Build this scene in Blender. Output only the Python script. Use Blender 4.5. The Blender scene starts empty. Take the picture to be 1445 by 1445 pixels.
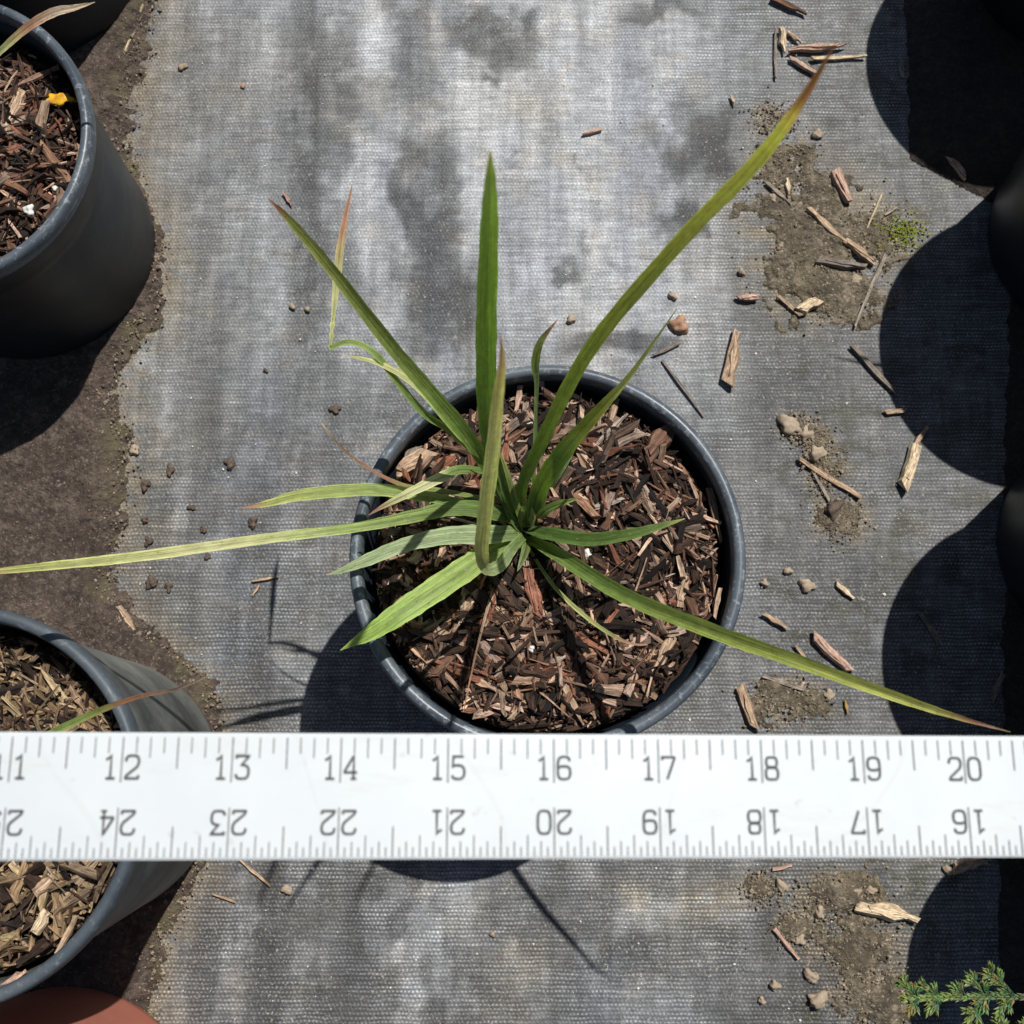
import bpy, math, random
import numpy as np
from mathutils import Vector, Matrix

# ------------------------------------------------------------------ camera, sky, sun, exposure
S = 1.3                       # metres per survey unit
H = 0.625 * S                 # lens height above the ground
F = 1600.0 / 1445.0           # focal length in picture widths
PITCH = math.radians(11)
SUN = Vector((0.30, 0.44, 1.0)).normalized()      # towards the sun

scn = bpy.context.scene
col = scn.collection
cd = bpy.data.cameras.new('camera'); cam = bpy.data.objects.new('camera', cd); col.objects.link(cam)
cd.sensor_width = 36.0; cd.lens = 36.0 * F; cd.clip_start = 0.01; cd.clip_end = 200
cam.location = (0, 0, H); cam.rotation_euler = (PITCH, 0, 0)
cd.dof.use_dof = True; cd.dof.focus_distance = 0.62; cd.dof.aperture_fstop = 26
scn.camera = cam

w = bpy.data.worlds.new('World'); scn.world = w; w.use_nodes = True
nt = w.node_tree; bg = nt.nodes['Background']
sky = nt.nodes.new('ShaderNodeTexSky'); sky.sky_type = 'NISHITA'; sky.sun_disc = False
sky.sun_elevation = math.asin(SUN.z); sky.sun_rotation = math.atan2(SUN.x, SUN.y)
nt.links.new(sky.outputs[0], bg.inputs[0]); bg.inputs[1].default_value = 0.05

sd = bpy.data.lights.new('sun', 'SUN'); sd.energy = 5.0; sd.angle = math.radians(0.53); sd.color = (1.0, 0.965, 0.915)
sun = bpy.data.objects.new('sun', sd); col.objects.link(sun); sun.location = (0.6, 0.9, 2.2)
sun.rotation_euler = SUN.to_track_quat('Z', 'Y').to_euler()

scn.view_settings.view_transform = 'Standard'; scn.view_settings.look = 'None'
scn.view_settings.exposure = 0.0; scn.view_settings.gamma = 1.0

# ------------------------------------------------------------------ helpers
rnd = random.Random(7)
CP, SP = math.cos(PITCH), math.sin(PITCH)

def P(u, v, z=0.0):
    """survey point (photo coordinates, height in metres) -> place in the world"""
    xc = (u - 722.5) / 1600.0; yc = (722.5 - v) / 1600.0
    d = Vector((xc, yc * CP + SP, yc * SP - CP))
    t = (H - z) / -d.z
    return Vector((d.x * t, d.y * t, z))

def depth(p):
    return (p.y * SP + (H - p.z) * CP)

def to_px(x, y, z=0.0):
    Z = y * SP + (H - z) * CP
    yc = y * CP - (H - z) * SP
    return 722.5 + 1600 * x / Z, 722.5 - 1600 * yc / Z

def tag(o, label=None, cat=None, group=None, kind=None):
    if label: o['label'] = label
    if cat: o['category'] = cat
    if group: o['group'] = group
    if kind: o['kind'] = kind
    return o

def empty(name, loc, label=None, cat=None, group=None):
    o = bpy.data.objects.new(name, None); col.objects.link(o); o.location = loc
    o.empty_display_size = 0.02
    return tag(o, label, cat, group)

def link(name, me, mat=None, parent=None, loc=None, smooth=False):
    o = bpy.data.objects.new(name, me); col.objects.link(o)
    if mat: me.materials.append(mat)
    if parent: o.parent = parent
    if loc is not None: o.location = loc
    if smooth: me.polygons.foreach_set('use_smooth', [True] * len(me.polygons))
    return o

def vnoise(x, y, seed=0):
    xi = np.floor(x).astype(np.int64); yi = np.floor(y).astype(np.int64)
    fx = x - xi; fy = y - yi
    fx = fx * fx * (3 - 2 * fx); fy = fy * fy * (3 - 2 * fy)
    def h(a, b):
        n = (a * 374761393 + b * 668265263 + seed * 974634777) & 0x7fffffff
        n = ((n ^ (n >> 13)) * 1274126177) & 0x7fffffff
        n = (n ^ (n >> 16))
        return (n & 0xffff) / 65535.0
    a = h(xi, yi); b = h(xi + 1, yi); c = h(xi, yi + 1); d = h(xi + 1, yi + 1)
    return (a * (1 - fx) + b * fx) * (1 - fy) + (c * (1 - fx) + d * fx) * fy

def fbm(x, y, seed=0, octv=4):
    s = 0; a = 0.5; t = 0
    x = np.asarray(x, dtype=float); y = np.asarray(y, dtype=float)
    for k in range(octv):
        s = s + a * vnoise(x, y, seed + k * 17); t += a
        x = x * 2.03 + 5.1; y = y * 2.03 + 3.7; a *= 0.5
    return s / t

def sstep(a, b, x):
    t = np.clip((x - a) / (b - a), 0, 1); return t * t * (3 - 2 * t)

def lerp(a, b, t): return a + (b - a) * t

# ------------------------------------------------------------------ materials
class NT:
    def __init__(s, name):
        s.m = bpy.data.materials.new(name); s.m.use_nodes = True
        s.t = s.m.node_tree; s.b = s.t.nodes['Principled BSDF']
    def n(s, typ, **kw):
        nd = s.t.nodes.new(typ)
        for k, v in kw.items():
            if k.startswith('_'): setattr(nd, k[1:], v)
            else: nd.inputs[k.replace('__', ' ')].default_value = v
        return nd
    def l(s, a, b): s.t.links.new(a, b)
    def attr(s, name): return s.n('ShaderNodeAttribute', _attribute_name=name)
    def coord(s, kind='Object'): return s.n('ShaderNodeTexCoord').outputs[kind]
    def mapping(s, vec, scale):
        mp = s.n('ShaderNodeMapping'); mp.inputs['Scale'].default_value = scale
        s.l(vec, mp.inputs['Vector']); return mp.outputs[0]
    def noise(s, vec, scale=5.0, detail=4.0, rough=0.55):
        nd = s.n('ShaderNodeTexNoise', Scale=scale, Detail=detail, Roughness=rough)
        if vec is not None: s.l(vec, nd.inputs['Vector'])
        return nd.outputs[0]
    def ramp(s, fac, stops):
        r = s.n('ShaderNodeValToRGB'); e = r.color_ramp.elements
        e[0].position, e[0].color = stops[0][0], (*stops[0][1], 1)
        e[1].position, e[1].color = stops[1][0], (*stops[1][1], 1)
        for p, c in stops[2:]:
            x = e.new(p); x.color = (*c, 1)
        s.l(fac, r.inputs[0]); return r.outputs[0]
    def rng(s, fac, a, b, c, d):
        r = s.n('ShaderNodeMapRange'); s.l(fac, r.inputs[0])
        for i, v in enumerate((a, b, c, d)): r.inputs[i + 1].default_value = v
        return r.outputs[0]
    def mix(s, fac, a, b, mode='MIX'):
        m = s.n('ShaderNodeMix', _data_type='RGBA', _blend_type=mode)
        for v, i in ((fac, 0), (a, 6), (b, 7)):
            if hasattr(v, 'is_linked'): s.l(v, m.inputs[i])
            elif i == 0: m.inputs[0].default_value = v
            else: m.inputs[i].default_value = (*v, 1)
        return m.outputs[2]
    def math(s, op, a, b=None):
        m = s.n('ShaderNodeMath', _operation=op)
        for i, v in enumerate((a, b)):
            if v is None: continue
            if hasattr(v, 'is_linked'): s.l(v, m.inputs[i])
            else: m.inputs[i].default_value = v
        return m.outputs[0]
    def bump(s, h, strength=0.5, dist=0.001):
        b = s.n('ShaderNodeBump', Strength=strength, Distance=dist); s.l(h, b.inputs['Height'])
        s.l(b.outputs[0], s.b.inputs['Normal']); return b
    def base(s, c): s.l(c, s.b.inputs['Base Color'])
    def rough(s, v):
        if hasattr(v, 'is_linked'): s.l(v, s.b.inputs['Roughness'])
        else: s.b.inputs['Roughness'].default_value = v

def mat_fabric():
    k = NT('woven_fabric'); k.rough(0.62); k.b.inputs['Specular IOR Level'].default_value = 0.35
    co = k.coord()
    wob = k.n('ShaderNodeTexNoise', Scale=55.0, Detail=2.0); k.l(co, wob.inputs['Vector'])
    sub = k.n('ShaderNodeVectorMath', _operation='SUBTRACT'); k.l(wob.outputs['Color'], sub.inputs[0]); sub.inputs[1].default_value = (.5, .5, .5)
    sc = k.n('ShaderNodeVectorMath', _operation='SCALE'); k.l(sub.outputs[0], sc.inputs[0]); sc.inputs['Scale'].default_value = 0.0028
    ad = k.n('ShaderNodeVectorMath', _operation='ADD'); k.l(co, ad.inputs[0]); k.l(sc.outputs[0], ad.inputs[1])
    sp_ = k.n('ShaderNodeSeparateXYZ'); k.l(ad.outputs[0], sp_.inputs[0])
    PER = 0.00275
    yy = k.math('DIVIDE', sp_.outputs[1], PER); row = k.math('FLOOR', yy)
    xx = k.math('ADD', k.math('DIVIDE', sp_.outputs[0], PER), k.math('MULTIPLY', row, 0.5))
    dx = k.math('ADD', k.math('MULTIPLY', k.math('SINE', k.math('MULTIPLY', xx, 6.28318)), .5), .5)
    dy = k.math('SUBTRACT', .5, k.math('MULTIPLY', k.math('COSINE', k.math('MULTIPLY', yy, 6.28318)), .5))
    weave = k.math('POWER', k.math('MULTIPLY', dx, dy), 1.4)
    at = k.attr('stain')
    fine = k.noise(co, 650, 3, 0.7)
    rows = k.noise(k.mapping(co, (35, 280, 1)), 1.0, 3, 0.6)
    cols = k.noise(k.mapping(co, (230, 16, 1)), 1.0, 3, 0.55)
    amt = k.rng(k.noise(co, 26, 4, .6), 0.3, 0.7, 0.35, 1.0)
    wc = k.math('MULTIPLY', at.outputs['Alpha'], amt)
    rowamt = k.rng(k.noise(k.mapping(co, (28, 330, 1)), 1.0, 2, .6), .32, .68, .1, 1.9)
    dots = k.math('MULTIPLY', k.math('MULTIPLY', weave, rowamt), k.math('MULTIPLY', wc, 1.45))
    gap = k.math('MULTIPLY', k.math('SUBTRACT', 1.0, dy), k.math('MULTIPLY', wc, .5))
    m0 = k.math('SUBTRACT', k.math('ADD', k.math('SUBTRACT', 1.0, k.math('MULTIPLY', wc, .18)), dots), gap)
    f = k.math('MULTIPLY', m0, k.rng(fine, 0.25, 0.75, 0.5, 1.5))
    f = k.math('MULTIPLY', f, k.rng(rows, 0.3, 0.7, 0.76, 1.24))
    f = k.math('MULTIPLY', f, k.rng(cols, 0.3, 0.7, 0.84, 1.16))
    # pale mineral speckle caught in the weave
    sp = k.math('MULTIPLY', k.rng(k.noise(co, 430, 2, .6), 0.60, 0.70, 0.0, 0.75), k.rng(k.noise(co, 17, 4, .6), .35, .65, .15, 1.0))
    c = k.n('ShaderNodeVectorMath', _operation='SCALE'); k.l(at.outputs['Color'], c.inputs[0]); k.l(f, c.inputs['Scale'])
    cc = k.mix(sp, c.outputs[0], (0.42, 0.38, 0.30))
    k.base(cc)
    h = k.math('ADD', weave, k.math('MULTIPLY', fine, 0.8))
    k.bump(h, 0.55, 0.0007)
    return k.m

def mat_soil(name, dark, mid, pale, moss=True):
    k = NT(name); k.rough(0.8); co = k.coord()
    n1 = k.noise(co, 38, 6, .65); n2 = k.noise(co, 300, 4, .65)
    c = k.ramp(n1, [(0.3, dark), (0.72, pale), (0.5, mid)])
    c = k.mix(k.rng(n2, .34, .66, 0, 0.85), c, dark); n3 = k.noise(co, 120, 5, .7); c = k.mix(k.rng(n3, .5, .68, 0, .8), c, pale)
    gr = k.rng(k.noise(co, 520, 2, .5), .62, .7, 0, .7)
    c = k.mix(gr, c, tuple(min(1, x * 1.7) for x in pale))
    if moss:
        at = k.attr('moss')
        f = k.math('MULTIPLY', at.outputs['Fac'], k.rng(k.noise(co, 70, 4, .6), .35, .6, 0, 1))
        c = k.mix(f, c, (0.12, 0.10, 0.052))
    k.base(c); k.bump(k.math('ADD', k.math('ADD', n2, n3), k.math('MULTIPLY', n1, 2.0)), 1.0, 0.0035)
    return k.m

def mat_wood(name):
    k = NT(name); k.rough(0.72); k.b.inputs['Specular IOR Level'].default_value = 0.3
    t = k.attr('tint'); g = k.attr('grain')
    v = k.mapping(g.outputs['Vector'], (90, 900, 1))
    n = k.noise(v, 1.0, 4, .65)
    n2 = k.noise(k.mapping(g.outputs['Vector'], (260, 420, 1)), 1.0, 3, .6)
    f = k.math('MULTIPLY', k.rng(n, .28, .72, .22, 1.75), k.rng(n2, .25, .75, .55, 1.4))
    c = k.n('ShaderNodeVectorMath', _operation='SCALE'); k.l(t.outputs['Color'], c.inputs[0]); k.l(f, c.inputs['Scale'])
    k.base(c.outputs[0]); k.bump(n, 0.9, 0.0012)
    return k.m

def mat_plastic(name, basec, dustc, dust_amt, rough=0.42, wear=0.5):
    k = NT(name); co = k.coord(); k.b.inputs['Specular IOR Level'].default_value = .36
    n = k.noise(co, 14, 5, .65)
    scr = k.noise(k.mapping(co, (60, 60, 420)), 1.0, 4, .7)
    sp = k.noise(co, 240, 3, .7)
    d = k.math('MULTIPLY', k.rng(n, .38, .72, 0, 1), dust_amt)
    d = k.math('ADD', d, k.math('MULTIPLY', k.rng(sp, .56, .75, 0, 1), wear * 0.35))
    d = k.math('ADD', d, k.math('MULTIPLY', k.rng(scr, .58, .72, 0, 1), wear * 0.3))
    c = k.mix(d, basec, dustc); k.base(c)
    k.rough(k.rng(n, .3, .7, rough, rough + .2))
    k.bump(k.math('ADD', sp, k.math('MULTIPLY', scr, .6)), 0.22, 0.0006)
    return k.m

def mat_leaf():
    k = NT('leaf_blade'); at = k.attr('col'); g = k.attr('grain')
    v = k.mapping(g.outputs['Vector'], (14, 2600, 1))
    n = k.noise(v, 1.0, 3, .6)
    n2 = k.noise(k.mapping(g.outputs['Vector'], (120, 400, 1)), 1.0, 4, .65)
    f = k.math('MULTIPLY', k.rng(n, .28, .72, .52, 1.45), k.rng(n2, .25, .75, .68, 1.3))
    c = k.n('ShaderNodeVectorMath', _operation='SCALE'); k.l(at.outputs['Color'], c.inputs[0]); k.l(f, c.inputs['Scale'])
    n3 = k.noise(k.mapping(g.outputs['Vector'], (500, 900, 1)), 1.0, 2, .5)
    cc = k.mix(k.rng(n2, .64, .74, 0, .55), c.outputs[0], (0.34, 0.31, 0.14)); cc = k.mix(k.rng(n3, .66, .72, 0, .6), cc, (.5, .48, .38)); cc = k.mix(k.rng(n3, .34, .29, 0, .5), cc, (.09, .06, .02))
    k.base(cc); k.rough(k.rng(n2, .3, .7, .3, .5)); k.bump(n, 0.8, 0.0008)
    k.b.inputs['Specular IOR Level'].default_value = 0.5
    tr = k.n('ShaderNodeBsdfTranslucent'); k.l(k.mix(1.0, cc, (1.3, 1.25, 0.55), 'MULTIPLY'), tr.inputs[0])
    mx = k.n('ShaderNodeMixShader'); mx.inputs[0].default_value = 0.36
    out = [n_ for n_ in k.t.nodes if n_.type == 'OUTPUT_MATERIAL'][0]
    k.l(k.b.outputs[0], mx.inputs[1]); k.l(tr.outputs[0], mx.inputs[2]); k.l(mx.outputs[0], out.inputs[0])
    return k.m

def mat_stone(name, c1, c2):
    k = NT(name); k.rough(0.75); co = k.coord()
    n = k.noise(co, 220, 5, .65); k.base(k.ramp(n, [(.3, c1), (.7, c2)])); k.bump(n, .6, .001)
    return k.m

def mat_ruler():
    k = NT('painted_ruler'); co = k.coord(); k.rough(0.42)
    n = k.noise(co, 30, 5, .6); s = k.noise(k.mapping(co, (9, 140, 1)), 1.0, 5, .7)
    c = k.ramp(n, [(.3, (.535, .575, .59)), (.7, (.585, .62, .63))])
    c = k.mix(k.rng(s, .62, .74, 0, .14), c, (.45, .42, .40))
    d = k.noise(co, 170, 3, .6); c = k.mix(k.rng(d, .66, .76, 0, .4), c, (.30, .25, .22)); e_ = k.noise(k.mapping(co, (12, 60, 1)), 1.0, 6, .75); c = k.mix(k.rng(e_, .55, .7, 0, .3), c, (.42, .41, .39)); w_ = k.n('ShaderNodeTexWave', Scale=7.0, Distortion=9.0, Detail=2.0); k.l(co, w_.inputs['Vector']); c = k.mix(k.rng(w_.outputs[1], .997, 1.0, 0, .10), c, (.38, .37, .36))
    k.base(c); return k.m

M_fab = mat_fabric()
M_mud = mat_soil('damp_mud', (.026, .018, .013), (.088, .062, .047), (.165, .122, .095))
M_dirt = mat_soil('dry_dirt', (.05, .040, .026), (.14, .112, .075), (.30, .245, .17))
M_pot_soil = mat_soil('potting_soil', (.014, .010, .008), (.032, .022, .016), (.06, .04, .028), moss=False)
M_wood = mat_wood('wood_fibre')
M_rim = mat_plastic('scuffed_rim_plastic', (.05, .064, .08), (.40, .44, .48), .24, .27, 1.7)
M_wall = mat_plastic('black_pot_plastic', (.005, .009, .014), (.10, .115, .13), .07, .34, .3)
M_dusty = mat_plastic('dusty_pot_plastic', (.055, .06, .06), (.30, .31, .275), .85, .48, .7)
M_rim_d = mat_plastic('worn_rim_plastic', (.042, .055, .068), (.24, .27, .29), .3, .42, 1.2)
M_terra = mat_plastic('terracotta_plastic', (.42, .13, .085), (.5, .25, .19), .4, .5, .6)
M_leaf = mat_leaf()
M_ruler = mat_ruler()
k = NT('printed_ink'); k.base(k.ramp(k.noise(k.coord(), 500, 3, .6), [(.3, (.012, .012, .016)), (.7, (.09, .09, .10))])); k.rough(.6); M_ink = k.m
M_red = mat_stone('reddish_stone', (.24, .13, .075), (.46, .28, .17))
M_tan = mat_stone('tan_stone', (.24, .18, .12), (.42, .34, .25))
M_crumb = mat_stone('dirt_crumb', (.05, .038, .025), (.42, .34, .24)); M_clod = mat_stone('dark_clod', (.04, .028, .02), (.14, .10, .07))
M_white = mat_stone('white_perlite_glint', (.55, .53, .48), (.8, .79, .75))  # for perlite, and for the grains that imitate glints
k = NT('yellow_petal'); k.base(k.ramp(k.noise(k.coord(), 160, 4, .6), [(.35, (.45, .17, .01)), (.6, (.78, .46, .02))])); k.rough(.5); M_petal = k.m
M_moss = mat_stone('bright_moss', (.10, .13, .01), (.32, .36, .03))

def grid_mesh(name, xs, ys, z, keep=None):
    nx, ny = len(xs), len(ys)
    X, Y = np.meshgrid(xs, ys)
    idx = np.arange(nx * ny).reshape(ny, nx)
    q = np.stack([idx[:-1, :-1], idx[:-1, 1:], idx[1:, 1:], idx[1:, :-1]], -1).reshape(-1, 4)
    co = np.stack([X.ravel(), Y.ravel(), z.ravel()], -1)
    sel = None
    if keep is not None:
        q = q[keep.ravel()[q].any(1)]
        used = np.unique(q); m = -np.ones(nx * ny, dtype=np.int64); m[used] = np.arange(len(used))
        q = m[q]; co = co[used]; sel = used
    me = bpy.data.meshes.new(name)
    me.vertices.add(len(co)); me.vertices.foreach_set('co', co.ravel())
    me.loops.add(q.size); me.loops.foreach_set('vertex_index', q.ravel().astype(np.int32))
    me.polygons.add(len(q)); me.polygons.foreach_set('loop_start', np.arange(0, q.size, 4, dtype=np.int32))
    me.polygons.foreach_set('use_smooth', np.ones(len(q), dtype=bool))
    me.update(calc_edges=True); me.validate()
    return me, sel

# ------------------------------------------------------------------ ground
me, _ = grid_mesh('bare_ground', np.linspace(-15, 15, 40), np.linspace(-15, 15, 40), np.full((40, 40), -0.012))
a = me.attributes.new('moss', 'FLOAT', 'POINT')
o = link('bare_ground', me, M_mud); tag(o, 'brown bare earth under and around the fabric', 'ground', kind='structure')

def stretch(lo, hi, step, out, extra=14):
    core = np.arange(lo, hi, step)
    g = np.geomspace(step * 2, out, extra)
    return np.concatenate([lo - g[::-1], core, core[-1] + g])

xs = stretch(-0.40, 0.50, 0.0023, 1.1); ys = stretch(-0.38, 0.56, 0.0023, 1.1)
X, Y = np.meshgrid(xs, ys)
U, V = to_px(X, Y)
U = np.clip(U, -900, 2400); V = np.clip(V, -900, 2400)
wu = U + 46 * (fbm(X * 22, Y * 22, 3) - .5) * 2 + 16 * (fbm(X * 90, Y * 90, 4) - .5) * 2
wv = V + 46 * (fbm(X * 22, Y * 22, 5) - .5) * 2 + 16 * (fbm(X * 90, Y * 90, 6) - .5) * 2
L = np.full_like(X, 0.142)
# dust bleached zones and wet stains lying on the fabric (centre, half-size, strength)
L += 0.20 * sstep(420, 520, wu) * (1 - sstep(930, 1080, wu)) * (1 - sstep(440, 640, wv))
L += 0.05 * sstep(190, 240, wu) * (1 - sstep(380, 450, wu)) * (1 - sstep(520, 660, wv))
L += 0.05 * np.exp(-((wu - 1090) / 60) ** 2 - ((wv - 70) / 120) ** 2)
L += 0.06 * np.exp(-((wu - 235) / 30) ** 2 - ((wv - 560) / 110) ** 2)
def stain(u, v, su, sv, amp, p=6):
    global L
    d = (np.abs((wu - u) / su) ** p + np.abs((wv - v) / sv) ** p)
    k_ = np.exp(-d) * np.clip(.55 + .9 * fbm(X * 48, Y * 48, 9, 5), 0, 1.15)
    L = L + amp * k_ if amp > 0 else L * (1 - min(.73, -amp * 6.6) * np.clip(k_, 0, 1))
for q in [(606, 300, 40, 95, -.12), (600, 430, 62, 50, -.11), (575, 60, 32, 75, -.085), (555, 150, 60, 30, -.07), (690, 58, 62, 34, -.13), (688, 116, 24, 9, -.08),
          (985, 215, 55, 62, -.125), (972, 325, 32, 18, -.11), (870, 488, 85, 20, -.13), (790, 390, 17, 9, -.10), (930, 12, 55, 18, -.10), (815, 362, 10, 7, -.06),
          (735, 240, 7, 5, -.07), (783, 254, 5, 5, -.08), (858, 372, 12, 6, -.05), (470, 250, 38, 190, -.07), (660, 490, 40, 34, -.05), (548, 560, 70, 40, -.05),
          (862, 1335, 82, 40, -.055), (450, 1350, 105, 130, -.05), (740, 1275, 40, 40, -.04), (640, 1420, 30, 60, -.035), (1050, 1420, 60, 60, -.05),
          (595, 1330, 16, 130, .10), (640, 1290, 40, 60, .05), (965, 1262, 95, 26, .07), (740, 1370, 35, 30, .05), (330, 1400, 20, 70, .05), (960, 1410, 60, 50, .04),
          (1020, 780, 60, 60, .02), (1150, 640, 90, 190, -.03), (1200, 900, 90, 120, -.03), (1190, 1340, 110, 110, -.055), (1120, 560, 60, 60, -.02)]:
    stain(*q)
left = 1 - sstep(400, 600, U)
L = L * (0.82 + 0.36 * fbm(X * 30, Y * 30, 8, 6))
L = L * (1 + left * 1.0 * (fbm(X * 62, Y * 4, 84, 4) - .52)) * (1 + .5 * (fbm(X * 110, Y * 110, 85, 4) - .5))
L = L * (0.68 + 0.64 * fbm(X * 75, Y * 9, 81, 4)) * (0.78 + 0.44 * fbm(X * 170, Y * 170, 82, 3))
L = L + .07 * sstep(.58, .74, fbm(X * 62, Y * 40, 83, 5)) * (1 - sstep(900, 1100, U))
tanm = np.exp(-((wu - 215) / 45) ** 2) * 0.35 + 0.9 * np.exp(-((wu - 965) / 110) ** 2 - ((wv - 1255) / 50) ** 2) + 0.6 * np.exp(-((wu - 720) / 60) ** 2 - ((wv - 1350) / 70) ** 2)
tanm = tanm + 0.7 * np.exp(-((wu - 1160) / 110) ** 2 - ((wv - 330) / 150) ** 2) + 0.8 * np.exp(-((wu - 1190) / 110) ** 2 - ((wv - 1350) / 110) ** 2)
tanm = tanm * (.35 + .65 * sstep(.4, .6, fbm(X * 70, Y * 70, 77, 4))) + 0.3 * sstep(.56, .76, fbm(X * 48, Y * 48, 12, 4)) + .12 * sstep(.5, .7, fbm(X * 14, Y * 14, 14, 3))
tanm = np.clip(tanm, 0, 1)
blu = np.array([0.965, 1.0, 1.035]); tanc = np.array([1.14, 1.02, 0.80])
C = L[..., None] * (blu * (1 - tanm[..., None]) + tanc * tanm[..., None])
EDGE = [(-200, 230), (0, 222), (60, 205), (130, 192), (200, 180), (260, 195), (330, 226), (400, 232), (450, 214), (500, 190), (560, 158), (600, 172), (640, 186), (700, 182), (760, 168), (820, 160),
        (870, 188), (910, 240), (950, 290), (1000, 312), (1060, 318), (1150, 318), (1220, 285), (1290, 255), (1360, 224), (1420, 212), (1500, 215), (1700, 220)]
BL = [(1150, 345, 85, 95), (1105, 220, 42, 50), (1180, 410, 75, 45), (1235, 335, 50, 42), (1185, 730, 36, 34), (1165, 660, 26, 34), (1125, 603, 22, 16), (1150, 625, 20, 20),
      (1110, 990, 55, 30), (1210, 1330, 60, 55), (1180, 1265, 60, 32), (1120, 1310, 26, 22), (1240, 1410, 60, 45), (1095, 165, 26, 22), (1070, 1255, 22, 20)]
de = U - np.interp(V, [p[0] for p in EDGE], [p[1] for p in EDGE])
film = np.exp(-np.clip(de, 0, None) / 34) * sstep(.28, .56, fbm(X * 95, Y * 95, 91, 4))
for u, v, a_, b_ in BL:
    dd = np.sqrt(((U - u) / a_) ** 2 + ((V - v) / b_) ** 2)
    film = np.maximum(film, (1 - sstep(.8, 1.7, dd)) * sstep(.36, .62, fbm(X * 80, Y * 80, 92, 5)))
film = .85 * film[..., None]
C = C * (1 - film) + (np.array([.20, .165, .115]) * (.6 + .8 * fbm(X * 150, Y * 150, 93, 3))[..., None]) * film
algae = 0.55 * sstep(.55, .72, fbm(X * 60, Y * 60, 31, 4)) * sstep(1040, 1120, U)
C = C * (1 - algae[..., None]) + np.array([.05, .048, .025]) * algae[..., None]
# lilac lengthwise tracks in the cloth
tr = sstep(.58, .75, fbm(X * 34, Y * 5, 21, 3)) * (1 - sstep(900, 1050, U))
C *= 1 + tr[..., None] * (np.array([-.20, -.18, -.13]))
C = np.clip(C * 0.95, 0.02, 0.6)
wv_c = 0.42 + 0.5 * sstep(900, 1080, U) + 0.45 * sstep(520, 900, V); wv_c = np.clip(wv_c, .35, .95)
Zf = 0.0016 * (fbm(X * 26, Y * 4, 40, 3) - .5) + 0.0012 * (fbm(X * 12, Y * 12, 41, 3) - .5)
me, _ = grid_mesh('weed_fabric', xs, ys, Zf)
ca = me.attributes.new('stain', 'FLOAT_COLOR', 'POINT')
ca.data.foreach_set('color', np.concatenate([C, wv_c[..., None]], -1).reshape(-1))
o = link('weed_fabric', me, M_fab)
tag(o, 'weathered grey woven weed fabric covering the ground', 'ground cloth', kind='structure')

def patch(name, x0, x1, y0, y1, step, fieldfn, mat, label, cat, hmax, mossfn=None, kind='structure', namp=1.0):
    xs = np.arange(x0, x1, step); ys = np.arange(y0, y1, step)
    X, Y = np.meshgrid(xs, ys); U, V = to_px(X, Y)
    f = fieldfn(X, Y, U, V)
    f = f + namp * (1.0 * (fbm(X * 60, Y * 60, 51, 5) - .5) + .5 * (fbm(X * 220, Y * 220, 52, 3) - .5))
    z = hmax * sstep(0, 1.2, f) + hmax * 0.9 * (fbm(X * 45, Y * 45, 53, 5) - .5) * sstep(.1, .6, f) + 0.0009 * (fbm(X * 300, Y * 300, 54, 3) - .5)
    z = z + 0.0014 - 0.006 * sstep(0.04, -.25, f)
    me, sel = grid_mesh(name, xs, ys, z, keep=f > -0.2)
    a = me.attributes.new('moss', 'FLOAT', 'POINT')
    m = np.zeros_like(X) if mossfn is None else mossfn(X, Y, U, V, f)
    a.data.foreach_set('value', m.ravel()[sel])
    o = link(name, me, mat); tag(o, label, cat, kind=kind)
    return o

EDGE = [(-200, 230), (0, 222), (60, 205), (130, 192), (200, 180), (260, 195), (330, 226), (400, 232), (450, 214), (500, 190), (560, 158), (600, 172), (640, 186), (700, 182), (760, 168), (820, 160),
        (870, 188), (910, 240), (950, 290), (1000, 312), (1060, 318), (1150, 318), (1220, 285), (1290, 255), (1360, 224), (1420, 212), (1500, 215), (1700, 220)]
def left_field(X, Y, U, V):
    e = np.interp(V, [p[0] for p in EDGE], [p[1] for p in EDGE])
    return np.clip((e - U) / 42.0, -1.5, 1.4)
def left_moss(X, Y, U, V, f):
    return np.clip(sstep(1.45, .4, f) * .8 * sstep(.42, .6, fbm(X * 40, Y * 40, 66, 4)), 0, 1)
patch('soil', -0.70, -0.20, -0.42, 0.60, 0.0017, left_field, M_mud, 'damp brown soil washed over the left edge of the fabric', 'soil', 0.006, left_moss)

BL = [(1150, 345, 85, 95), (1105, 220, 42, 50), (1180, 410, 75, 45), (1235, 335, 50, 42), (1185, 730, 36, 34), (1165, 660, 26, 34), (1125, 603, 22, 16), (1150, 625, 20, 20),
      (1110, 990, 55, 30), (1210, 1330, 60, 55), (1180, 1265, 60, 32), (1120, 1310, 26, 22), (1240, 1410, 60, 45), (1095, 165, 26, 22), (1070, 1255, 22, 20)]
def right_field(X, Y, U, V):
    f = np.full_like(X, -1.0)
    for u, v, a, b in BL:
        d = 1 - np.sqrt(((U - u) / a) ** 2 + ((V - v) / b) ** 2)
        f = np.maximum(f, d)
    return np.clip(f * 1.0 - .12, -1, .8)
patch('dirt', 0.13, 0.42, -0.30, 0.45, 0.0015, right_field, M_dirt, 'patches of dry crumbly tan dirt scattered over the fabric', 'dirt', 0.0036,
      lambda X, Y, U, V, f: .45 * sstep(.5, .65, fbm(X * 60, Y * 60, 61, 3)), kind='structure', namp=1.7)
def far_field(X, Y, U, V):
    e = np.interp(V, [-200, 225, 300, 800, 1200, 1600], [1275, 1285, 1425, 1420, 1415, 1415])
    return np.clip((U - e) / 42.0, -1.5, 1.2)
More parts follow.
